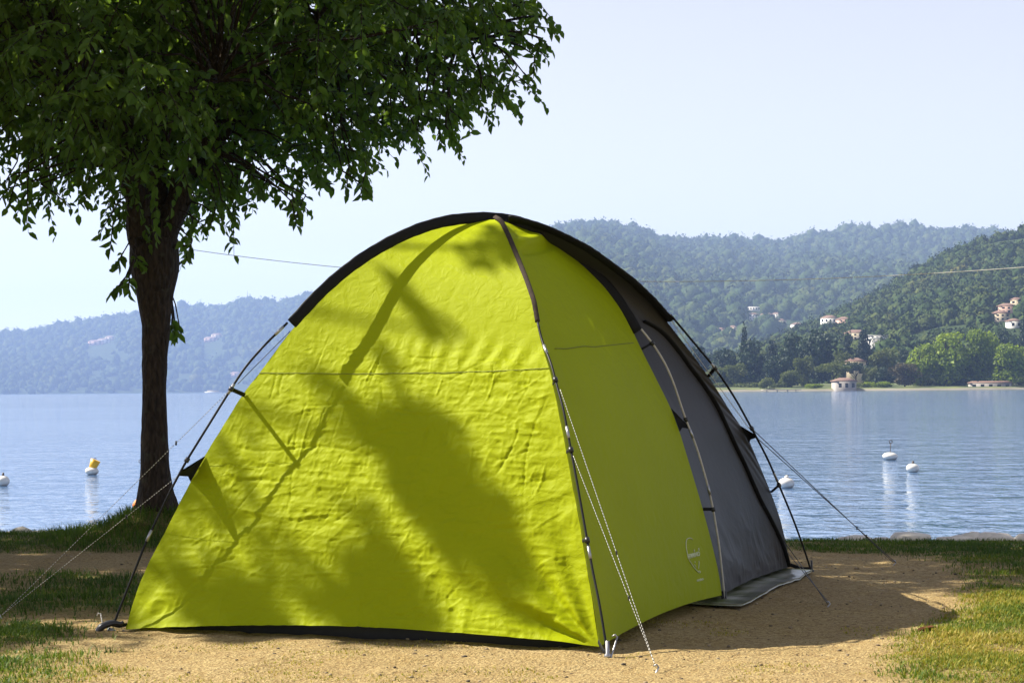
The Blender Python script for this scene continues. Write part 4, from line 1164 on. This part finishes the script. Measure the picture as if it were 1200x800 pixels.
# clips, webbing straps and triangular tension flaps between poles and cloth
def near_i(Q, px, py): return int(np.argmin(((project(Q) - [px, py]) ** 2).sum(1)))
def clip(Q, px, py, cloth_px, panel, w=0.011):
    i = near_i(Q, px, py); p0 = Q[i]; t = unit(Q[min(i + 1, len(Q) - 1)] - Q[max(i - 1, 0)])
    p1 = panel.at(*cloth_px, 0.002)
    mb = MB(); mb.tube([p0 - t * 0.012, p0 + t * 0.012], 0.0125, 10)
    o = part('clip', mb.mesh('clip', M['plastic'], True), tent)
    mb = MB(); mb.tube(np.linspace(p0, p1, 5), w, 8, flat=(t, 0.22)); part('strap', mb.mesh('strap', M['black_web']), tent, o)
def flap(Q, px, py, tip_px, q0, q1, panel):
    i = near_i(Q, px, py); a = Q[i]; j = near_i(Q, *tip_px); tip = Q[j]
    b0, b1 = panel.at(*q0, 0.003), panel.at(*q1, 0.003)
    t = unit(Q[min(i + 1, len(Q) - 1)] - Q[max(i - 1, 0)])
    mb = MB(); mb.tube([a - t * 0.012, a + t * 0.012], 0.0125, 10); o = part('clip', mb.mesh('clip', M['plastic'], True), tent)
    n0 = unit(np.cross(b0 - a, b1 - a)) * 0.002
    c0 = (b0 * 0.62 + tip * 0.38); c1 = (b1 * 0.55 + tip * 0.45)
    mid = (b0 + b1) / 2
    c0 += (mid - c0) * 0.25; c1 += (mid - c1) * 0.25
    poly = np.array([b0, c0, a * 0.3 + tip * 0.7, tip, c1, b1])
    V = np.vstack([poly + n0, poly - n0]); nn = len(poly)
    F3 = [(0, k_, k_ + 1) for k_ in range(1, nn - 1)] + [(nn, nn + k_ + 1, nn + k_) for k_ in range(1, nn - 1)]
    mb = MB(); mb.add(V, F3, [(k_, (k_ + 1) % nn, nn + (k_ + 1) % nn, nn + k_) for k_ in range(nn)])
    part('tension_flap', mb.mesh('tension_flap', M['black_web']), tent, o)
clip(QA, 272, 455, (287, 463), front)
flap(QA, 219, 541, (211, 557), (240, 534), (223, 564), front)
flap(QC, 803, 490, (808, 503), (786, 478), (797, 506), side)
clip(QC, 836, 594, (824, 597), side, 0.009)
clip(QC, 765, 402, (755, 406), side, 0.006)
clip(QD, 839, 432, (831, 440), vest)
flap(QD, 881, 500, (886, 512), (868, 499), (877, 520), vest)
clip(QD, 913, 570, (905, 575), vest, 0.009)
clip(QB, 652, 447, (648, 450), front, 0.008)
clip(QB, 668, 527, (664, 530), front, 0.008)
clip(QB, 689, 632, (683, 633), front, 0.008)
# corner feet
mb = MB()
fw = unit((A - P) * [1, 1, 0]); sd = np.cross(UPV, fw); R = np.stack([fw, sd, UPV], 1)
a0 = QA[-1]
mb.tube(resample(np.array([a0 + fw * 0.085 + UPV * -0.035, a0 + fw * 0.055 + UPV * 0.005, a0 + UPV * 0.022, a0 - fw * 0.045 + UPV * 0.012, a0 - fw * 0.055 + UPV * 0.022]), 16), np.interp(np.linspace(0, 1, 16), [0, .25, .5, 1], [0.017, 0.026, 0.024, 0.012]), 10, flat=(sd, 0.7))
foot = part('corner_foot', mb.mesh('corner_foot', M['plastic'], True), tent)
mb = MB(); mb.tube([a0 + fw * 0.02 - UPV * 0.012 - sd * 0.02, a0 - fw * 0.015 - UPV * 0.03 - sd * 0.02], 0.012, 8); part('buckle', mb.mesh('buckle', M['alu'], True), tent, foot)
mb = MB(); mb.tube([a0 + UPV * 0.012, eL[0] * 0.5 + a0 * 0.5 + UPV * 0.01, eL[1]], 0.009, 8, flat=(UPV, 0.35)); part('strap', mb.mesh('strap', M['black_web']), tent, foot)
for Q, e in ((QB, eB), (QC, eC), (QD, eD)):
    g0 = Q[-1].copy(); g0[2] = ground_z(g0[0], g0[1])
    mb = MB(); mb.lathe([(0.0, 0.075), (0.0075, 0.075), (0.0085, 0.02), (0.016, 0.012), (0.016, 0.0), (0.0, -0.01)], g0, 12)
    foot = part('corner_foot', mb.mesh('corner_foot', M['plastic'] if Q is not QB else M['alu'], True), tent)
    mb = MB(); mb.tube([g0 + UPV * 0.02, (g0 + e[0]) / 2 + UPV * 0.005, e[0] + (e[2] - e[0]) * 0.5], 0.012, 8, flat=(UPV, 0.25)); part('strap', mb.mesh('strap', M['black_web']), tent, foot)
# dark tub added under the fly to blacken the shaded gap below the hem
cen = (A + B + C + E_) / 4
loop = [q + (cen - q) * 0.16 for q in (A, B, C, E_)]
V = np.array([np.array([q[0], q[1], z]) for z in (-0.02, 0.13) for q in loop])
V[4:] = V[4:] + (np.array([*cen[:2], 0.13]) - V[4:]) * 0.04
mb = MB(); mb.add(V, F4=[(0, 1, 5, 4), (1, 2, 6, 5), (2, 3, 7, 6), (3, 0, 4, 7), (0, 3, 2, 1), (4, 5, 6, 7)])
part('hem_shade_tub', mb.mesh('hem_shade_tub', M['tub']), tent)

# guy lines and pegs
def rope_mesh(name, pts, rad_, mat, n=40):
    Q = resample(np.array(pts), n)
    mb = MB(); mb.tube(Q, rad_, 5)
    d = np.concatenate([[0], np.cumsum(np.linalg.norm(np.diff(Q, axis=0), axis=1))])
    run = np.concatenate([np.repeat(d, 5), [0, d[-1]]])
    return mb.mesh(name, M[mat], True, {'run': run}), Q
def guy(pts, mat='rope', rad_=0.0013, slider=None):
    me, Q = rope_mesh('guy_line', pts, rad_, mat)
    o = part('guy_line', me, tent)
    if slider is not None:
        i = int(slider * 39); mb = MB(); mb.box(Q[i], (0.004, 0.004, 0.011)); part('slider', mb.mesh('slider', M['plastic']), tent, o)
    return o
def on_ground(px, py):
    q = ground_at(px, py); q[2] = ground_z(q[0], q[1]); return q
def peg(p, lean, label, ln=0.09, mat='alu', rad_=0.004):
    p = np.asarray(p, float); lean = unit(np.array(lean, float))
    o = thing('tent_peg', p, label, 'peg', 'tent pegs')
    mb = MB(); mb.tube([p - lean * 0.12, p + lean * ln], rad_, 8); part('shaft', mb.mesh('shaft', M[mat], True), o)
    s_ = unit(np.cross(lean, [0.2, 1, 0]))
    t0 = p + lean * ln
    mb = MB(); mb.tube([t0 - lean * 0.004, t0 + s_ * 0.012 + lean * 0.004, t0 + s_ * 0.022 - lean * 0.008], rad_, 8); part('hook', mb.mesh('hook', M[mat], True), o)
pl_ = on_ground(2, 724)
guy([QA[near_i(QA, 272, 455)], pl_ + UPV * 0.02], slider=0.25)
guy([QA[near_i(QA, 211, 558)], pl_ + UPV * 0.02], slider=0.3)
guy([cAC([(340, 388)])[0], QA[near_i(QA, 276, 452)] + np.array([0.02, -0.01, 0])], 'rope_dark', 0.002)
pm = on_ground(769, 785)
guy([QB[near_i(QB, 654, 455)] + np.array([0.01, -0.02, 0]), pm + UPV * 0.02], slider=0.62)
guy([QB[near_i(QB, 671, 535)] + np.array([0.005, -0.02, 0]), pm + UPV * 0.02], slider=0.7)
pr = on_ground(1047, 664)
guy([QD[near_i(QD, 882, 502)], pr + UPV * 0.02], 'rope_dark', 0.0026, 0.72)
guy([QD[near_i(QD, 886, 510)], pr + UPV * 0.02 + np.array([0.015, 0, 0])], 'rope_dark', 0.0026, 0.78)
guy([cDP([(787, 376)])[0], QD[near_i(QD, 880, 500)] + np.array([-0.015, 0, 0])], 'rope_pale', 0.002)
pq = on_ground(970, 713)
guy([vest.at(916, 632, 0.01), vest.at(925, 655, 0.02) + np.array([0.03, -0.05, 0]), pq + UPV * 0.015], 'rope_dark', 0.0026)
guy([vest.at(920, 645, 0.01), pq + UPV * 0.015 + np.array([0.012, 0, 0])], 'rope_dark', 0.0026)
peg(pl_, (-0.5, 0, 1), 'peg in the grass at the end of the two left guy lines', 0.05)
peg(pm, (0.4, -0.3, 1), 'peg in the dry earth holding the two front guy lines', 0.03)
peg(pr, (0.6, 0.2, 0.7), 'peg at the grass edge holding the two long vestibule guy lines', 0.03)
peg(pq, (0.5, -0.4, 0.8), 'peg in the shaded earth holding the short vestibule guy line', 0.025)
peg(on_ground(716, 768), (0.32, 0.1, 1), 'bare metal peg leaning beside the front ridge pole foot', 0.10)
peg(on_ground(121, 738), (-0.22, 0.2, 1), 'pale peg standing behind the black corner foot', 0.075, 'pale_pole', 0.0035)
peg(on_ground(845, 711), (-0.8, -0.3, 0.25), 'black peg lying by the side wall pole foot', 0.035, 'plastic', 0.006)
# groundsheet under the vestibule
q = [on_ground(806, 703), on_ground(868, 714), on_ground(952, 673), F_ + (D - F_) * 0.05, E_ + (C - E_) * 0.1]
k = NT('wet_groundsheet')
tc = k.n('TexCoord').outputs['Object']
n1 = k.n('TexNoise', i_Scale=5.0, i_Detail=4.0); k.l(tc, n1.inputs['Vector'])
k.set(k.ramp(n1.outputs[0], [(0.40, (0.13, 0.15, 0.06)), (0.55, (0.34, 0.35, 0.27)), (0.7, (0.50, 0.50, 0.44))]), 0.28, normal=k.bump(n1.outputs[0], 0.5, 0.02))
gs = np.array(q); gs[:, 2] = 0
mm = 26
def bil(u, v):
    top = q[1] * (1 - u) + q[2] * u; bot = q[4] * (1 - u) + q[3] * u
    return top * (1 - v) + bot * v
U_, V_ = np.meshgrid(np.linspace(0, 1, mm), np.linspace(0, 1, mm))
Gp = np.array([[bil(u, v) for u, v in zip(a_, b_)] for a_, b_ in zip(U_, V_)])
Gp[..., 2] = ground_z(Gp[..., 0], Gp[..., 1]) + 0.022 + 0.012 * fbm(Gp[..., 0] * 4, Gp[..., 1] * 4, 5, 3)
Gb = Gp.copy(); Gb[..., 2] -= 0.012
V = np.vstack([Gp.reshape(-1, 3), Gb.reshape(-1, 3)]); i = np.arange(mm * mm).reshape(mm, mm)
Ft = np.stack([i[:-1, :-1], i[:-1, 1:], i[1:, 1:], i[1:, :-1]], -1).reshape(-1, 4)
ring = np.concatenate([i[0], i[1:, -1], i[-1, -2::-1], i[-2:0:-1, 0]])
Fr = np.stack([ring, np.roll(ring, -1), np.roll(ring, -1) + mm * mm, ring + mm * mm], -1)
link('groundsheet', make_mesh('groundsheet', V, np.vstack([Ft, Ft[:, ::-1] + mm * mm, Fr]), k.m, None, True), label='grey green groundsheet spread under the charcoal vestibule', cat='groundsheet')

# ------------------------------------------------------------------ washing line from the tree across to a post outside the view
la = tp(225, 283, 0.0); lb = at_depth(1330, 300, 13.0)
t_ = np.linspace(0, 1, 60)[:, None]
lm = la * (1 - t_) + lb * t_
tp_a, tp_b = at_depth(388, 322, 16.4), at_depth(1085, 328, 13.9)
lm[:, 2] -= 0
zz = np.interp(lm[:, 0], [la[0], tp_a[0], tp_b[0], lb[0]], [la[2], tp_a[2], tp_b[2], lb[2]])
cfit = np.polyfit(lm[:, 0], zz, 2); lm[:, 2] = np.polyval(cfit, lm[:, 0])
mb = MB(); mb.tube(lm, 0.0024, 5)
link('rope_line', mb.mesh('rope_line', M['rope_pale']), label='thin pale line strung from the tree past the tent', cat='rope')
mb = MB(); pz = lm[-1]
mb.tube([(pz[0], pz[1], -0.2), (pz[0], pz[1], pz[2] + 0.15)], [0.05, 0.04], 10)
link('wooden_post', mb.mesh('wooden_post', M['bark'], True), label='wooden post right of the view holding the pale line', cat='post')

# ------------------------------------------------------------------ mooring buoys
def buoy(px, pyw, wpx, hpx, label, top=None, tilt=(0.05, 0, 1)):
    p = ground_at(px, pyw, WATER); s_ = p[1] / FPX
    r_, h_ = wpx / 2 * s_, hpx * s_
    o = thing('mooring_buoy', (p[0], p[1], WATER), label, 'buoy', 'mooring buoys on the lake')
    cz = h_ - r_ * 0.86
    prof = []
    for t in np.linspace(-math.pi / 2, math.pi / 2, 15):
        prof.append((r_ * math.cos(t) ** 0.9 + 1e-4 if math.cos(t) > 0 else 1e-4, (h_ * 0.5) * math.sin(t) + h_ * 0.42))
    mb = MB(); mb.lathe(prof, p, 22, tilt); part('float', mb.mesh('float', M['buoy_white'] if top != 'orange' else M['buoy_orange'], True), o)
    ax = unit(np.array(tilt, float)); tp0 = p + ax * h_ * 0.88
    if top == 'rod' or top == 'orange':
        L_ = h_ * 1.15 if top == 'rod' else h_ * 1.55
        mb = MB(); mb.tube([tp0, tp0 + ax * L_], r_ * (0.05 if top == 'rod' else 0.02), 6); part('rod', mb.mesh('rod', M['iron']), o)
        c_ = tp0 + ax * (L_ + r_ * 0.2); an = np.linspace(0, 6.283, 17)
        mb = MB(); mb.tube(c_ + np.stack([np.cos(an), an * 0, np.sin(an)], 1) * r_ * (0.2 if top == 'rod' else 0.1), r_ * (0.05 if top == 'rod' else 0.02), 6); part('ring', mb.mesh('ring', M['iron']), o)
    elif top == 'stub':
        mb = MB(); mb.tube([tp0 - ax * 0.02, tp0 + ax * h_ * 0.3], r_ * 0.16, 8); part('eye_bolt', mb.mesh('eye_bolt', M['iron']), o)
    elif top == 'knob':
        mb = MB(); mb.lathe([(1e-4, -0.03), (r_ * 0.3, -0.01), (r_ * 0.26, h_ * 0.16), (r_ * 0.12, h_ * 0.26), (1e-4, h_ * 0.27)], tp0, 12); part('cap', mb.mesh('cap', M['buoy_white'], True), o)
    elif top == 'can':
        q0 = tp0 - ax * 0.04
        ax2 = unit(np.array([0.42, 0.05, 1])); 
        mb = MB(); mb.lathe([(1e-4, 0), (r_ * 0.50, 0), (r_ * 0.74, h_ * 1.15), (r_ * 0.66, h_ * 1.16), (1e-4, h_ * 1.08)], q0, 16, ax2); c2 = part('marker_can', mb.mesh('marker_can', M['buoy_yellow'], True), o)
        e0 = q0 + ax2 * h_ * 0.6
        mb = MB(); mb.tube([e0, e0 + UPV * h_ * 0.75], r_ * 0.06, 6)
        mb.tube([e0 + UPV * h_ * 0.72, e0 + UPV * h_ * 0.76 + np.array([r_ * 0.25, 0, 0]), e0 + UPV * h_ * 0.55 + np.array([r_ * 0.3, 0, 0])], r_ * 0.05, 6); part('handle', mb.mesh('handle', M['iron']), o)
buoy(1043, 538.5, 18, 9.5, 'white buoy carrying a tall thin rod with a ring', 'rod')
buoy(1069.5, 553, 15.5, 11, 'white buoy with a short dark bolt on top', 'stub')
buoy(921.5, 571.5, 19, 13, 'white buoy with a pale knob beside the vestibule guy lines', 'knob')
buoy(107.5, 556, 16, 10, 'white buoy topped with a tilted yellow can', 'can')
buoy(3, 569, 16, 13, 'grey white buoy with a small eye bolt left of the yellow topped one', 'stub')
buoy(178, 599, 42, 23, 'orange buoy half hidden behind the tree trunk', 'orange', (-0.22, 0, 1))

# ------------------------------------------------------------------ grass, pebbles, litter
k = NT('grass_blades')
a = k.attr('tint').outputs['Fac']
base = k.ramp(a, [(0.0, (0.040, 0.085, 0.010)), (0.35, (0.10, 0.17, 0.014)), (0.6, (0.25, 0.245, 0.022)), (0.85, (0.42, 0.32, 0.06)), (1.0, (0.50, 0.42, 0.14))])
k.set(base, 0.6, spec=0.25)
tr = k.n('BsdfTranslucent'); k.l(base, tr.inputs[0]); mx = k.n('MixShader'); mx.inputs[0].default_value = 0.38
k.l(k.p.outputs[0], mx.inputs[1]); k.l(tr.outputs[0], mx.inputs[2]); k.l(mx.outputs[0], k.out.inputs[0])
M['grass'] = k.m
def blades(n, box, seed, hmin, hmax, width, extra_dry=0.0, thin=1.0):
    r = np.random.default_rng(seed)
    x = r.uniform(box[0], box[1], n); y = r.uniform(box[2], box[3], n)
    inv = np.abs(x) < 0.245 * y + 1.2
    x, y = x[inv], y[inv]
    g = grass_mask(x, y); keep = (r.random(len(x)) < g * thin) & (y < shore_y(x) - 0.05)
    x, y, g = x[keep], y[keep], g[keep]
    return x, y, g, r
xs_, ys_, gs_, hs_, ts_ = [], [], [], [], []
for n, box, hmin, hmax in ((230000, (1.2, 4.3, 7.4, 12.5), 0.010, 0.032), (120000, (0.3, 5.6, 12.0, 17.6), 0.012, 0.04), (95000, (-6.2, -1.0, 11.0, 19.8), 0.02, 0.06), (90000, (-3.6, -1.4, 7.6, 11.2), 0.012, 0.045)):
    x, y, g, r = blades(n, box, int(n), hmin, hmax, 0)
    dry = dry_mask(x, y)
    xs_.append(x); ys_.append(y); hs_.append((hmin + (hmax - hmin) * r.random(len(x)) ** 1.6) * (0.6 + 0.7 * vnoise(x * 3, y * 3, 91)))
    ts_.append(np.clip(0.85 * dry + 0.45 * (r.random(len(x)) - 0.5), 0, 1))
# sparse dry wisps on the bare earth in front of the tent
r = np.random.default_rng(8)
x = r.uniform(-3, 2.6, 60000); y = 7.4 + (11.8 - 7.4) * r.random(60000) ** 1.3
kp = (fbm(x * 2.2, y * 2.2, 95, 3) > np.interp(y, [8, 9.2, 9.5, 11], [0.42, 0.52, 0.66, 0.74]))
x, y = x[kp], y[kp]
xs_.append(x); ys_.append(y); hs_.append(r.uniform(0.004, 0.016, len(x))); ts_.append(np.clip(0.72 + 0.3 * r.normal(size=len(x)) * 0.5, 0.4, 1))
# rough grass round the foot of the tree
n = 5200; an = r.uniform(0, 6.28, n); rd = 0.2 + 0.75 * r.random(n)
x, y = TREE[0] + np.cos(an) * rd, TREE[1] + np.sin(an) * rd; kp = y < shore_y(x) - 0.05; x, y = x[kp], y[kp]
xs_.append(x); ys_.append(y); hs_.append(r.uniform(0.03, 0.11, len(x))); ts_.append(np.clip(0.12 + 0.25 * r.random(len(x)), 0, 1))
x, y, hh, tt = (np.concatenate(q) for q in (xs_, ys_, hs_, ts_))
n = len(x); r = np.random.default_rng(12)
an = r.uniform(0, 6.28, n); lean = r.uniform(0.2, 1.3, n) * hh
z = ground_z(x, y) + 0.012 * grass_mask(x, y) - 0.004
wd = 0.0016 + 0.0022 * r.random(n)
b = np.stack([x, y, z], 1); sdv = np.stack([-np.sin(an), np.cos(an), an * 0], 1); ld = np.stack([np.cos(an), np.sin(an), an * 0], 1)
m_ = b + ld * (lean * 0.35)[:, None] + UPV * (hh * 0.6)[:, None]
tpn = b + ld * lean[:, None] + UPV * hh[:, None]
V = np.stack([b - sdv * wd[:, None], b + sdv * wd[:, None], m_ - sdv * wd[:, None] * 0.8, m_ + sdv * wd[:, None] * 0.8, tpn], 1).reshape(-1, 3)
o5 = np.arange(n)[:, None] * 5
F = np.vstack([o5 + [0, 1, 3], o5 + [0, 3, 2], o5 + [2, 3, 4]])
link('grass', make_mesh('grass', V, F, M['grass'], {'tint': np.repeat(tt, 5)}), label='short green and dry yellow grass around the bare earth', cat='grass', kind='stuff')
# pebbles and crumbs
r = np.random.default_rng(15); n = 6000
x = r.uniform(-3.4, 3.6, n); y = 7.2 + 9.5 * r.random(n) ** 1.4
kp = grass_mask(x, y) < 0.5; x, y = x[kp], y[kp]; n = len(x)
s_ = 0.002 + 0.0085 * r.random(n) ** 7
IV, IF = ico(0)
V = IV[None] * s_[:, None, None] * (0.7 + 0.6 * r.random((n, len(IV), 1))) * np.array([1.2, 1, 0.7]) + np.stack([x, y, ground_z(x, y) + s_ * 0.25], 1)[:, None]
F = IF[None] + (np.arange(n) * len(IV))[:, None, None]
k = NT('pebbles'); a = k.attr('tint').outputs['Fac']
k.set(k.ramp(a, [(0, (0.05, 0.04, 0.03)), (0.5, (0.16, 0.115, 0.065)), (1.0, (0.36, 0.29, 0.19))]), 0.9)
link('pebbles', make_mesh('pebbles', V.reshape(-1, 3), F.reshape(-1, 3), k.m, {'tint': np.repeat(r.random(n), len(IV))}), label='small pebbles and crumbs of earth on the bare ground', cat='pebbles', kind='stuff')
# pale stones along the water's edge
M['shore_stone'] = plain('shore_stone', (0.62, 0.57, 0.49), 0.85, var=0.25, scale=6)
r = np.random.default_rng(19)
n = 0
for px in list(np.linspace(1098, 1199, 14)) + [1000, 1030, 1062] + list(np.linspace(15, 70, 6)):
    yy = 16.6 if px > 600 else 18.9
    x = (px - 600) / FPX * yy; y = float(shore_y(x)) - 0.03 + r.uniform(-0.05, 0.05); x = (px - 600) / FPX * y
    w_ = r.uniform(0.07, 0.17); h_ = r.uniform(0.035, 0.06)
    V = ICV * np.array([w_, w_ * 0.7, h_]) * (0.8 + 0.4 * r.random((len(ICV), 1)))
    me = make_mesh('shore_stone', V, ICF, M['shore_stone'], None, False)
    o = link('shore_stone', me, label='pale flat stone lying along the water edge', cat='stone', group='stones along the water edge', loc=(x, y, float(ground_z(x, y)) + h_ * 0.6))
# curled dead leaf on the lit earth
k = NT('dead_leaf'); k.set((0.20, 0.075, 0.025), 0.7)
p = on_ground(1086, 741)
u_, v_ = np.meshgrid(np.linspace(-1, 1, 9), np.linspace(-1, 1, 7))
wl = (1 - u_ ** 2) ** 0.6
V = np.stack([u_ * 0.055, v_ * wl * 0.022, 0.02 * np.abs(v_) ** 1.5 * wl + 0.018 * (u_ > 0.1) * (u_ - 0.1) + 0.004], -1).reshape(-1, 3)
i = np.arange(63).reshape(7, 9)
link('dead_leaf', make_mesh('dead_leaf', V, np.stack([i[:-1, :-1], i[:-1, 1:], i[1:, 1:], i[1:, :-1]], -1).reshape(-1, 4), k.m, None, True), label='curled reddish brown dead leaf on the sunlit earth', cat='leaf', loc=p).rotation_euler = (0, 0, 0.35)

# ------------------------------------------------------------------ the air over the lake
hz = NT('lake_haze')
hz.t.nodes.remove(hz.p)
vol = hz.t.nodes.new('ShaderNodeVolumePrincipled')
vol.inputs['Color'].default_value = (0.46, 0.62, 1.0, 1)
vol.inputs['Density'].default_value = 0.000082
vol.inputs['Anisotropy'].default_value = 0.0
hz.l(vol.outputs[0], hz.out.inputs['Volume'])
mb = MB(); mb.box((0, 5800, 298), (9000, 6600, 301)); 
link('haze', mb.mesh('haze', hz.m), label='pale blue air over the lake', kind='stuff')
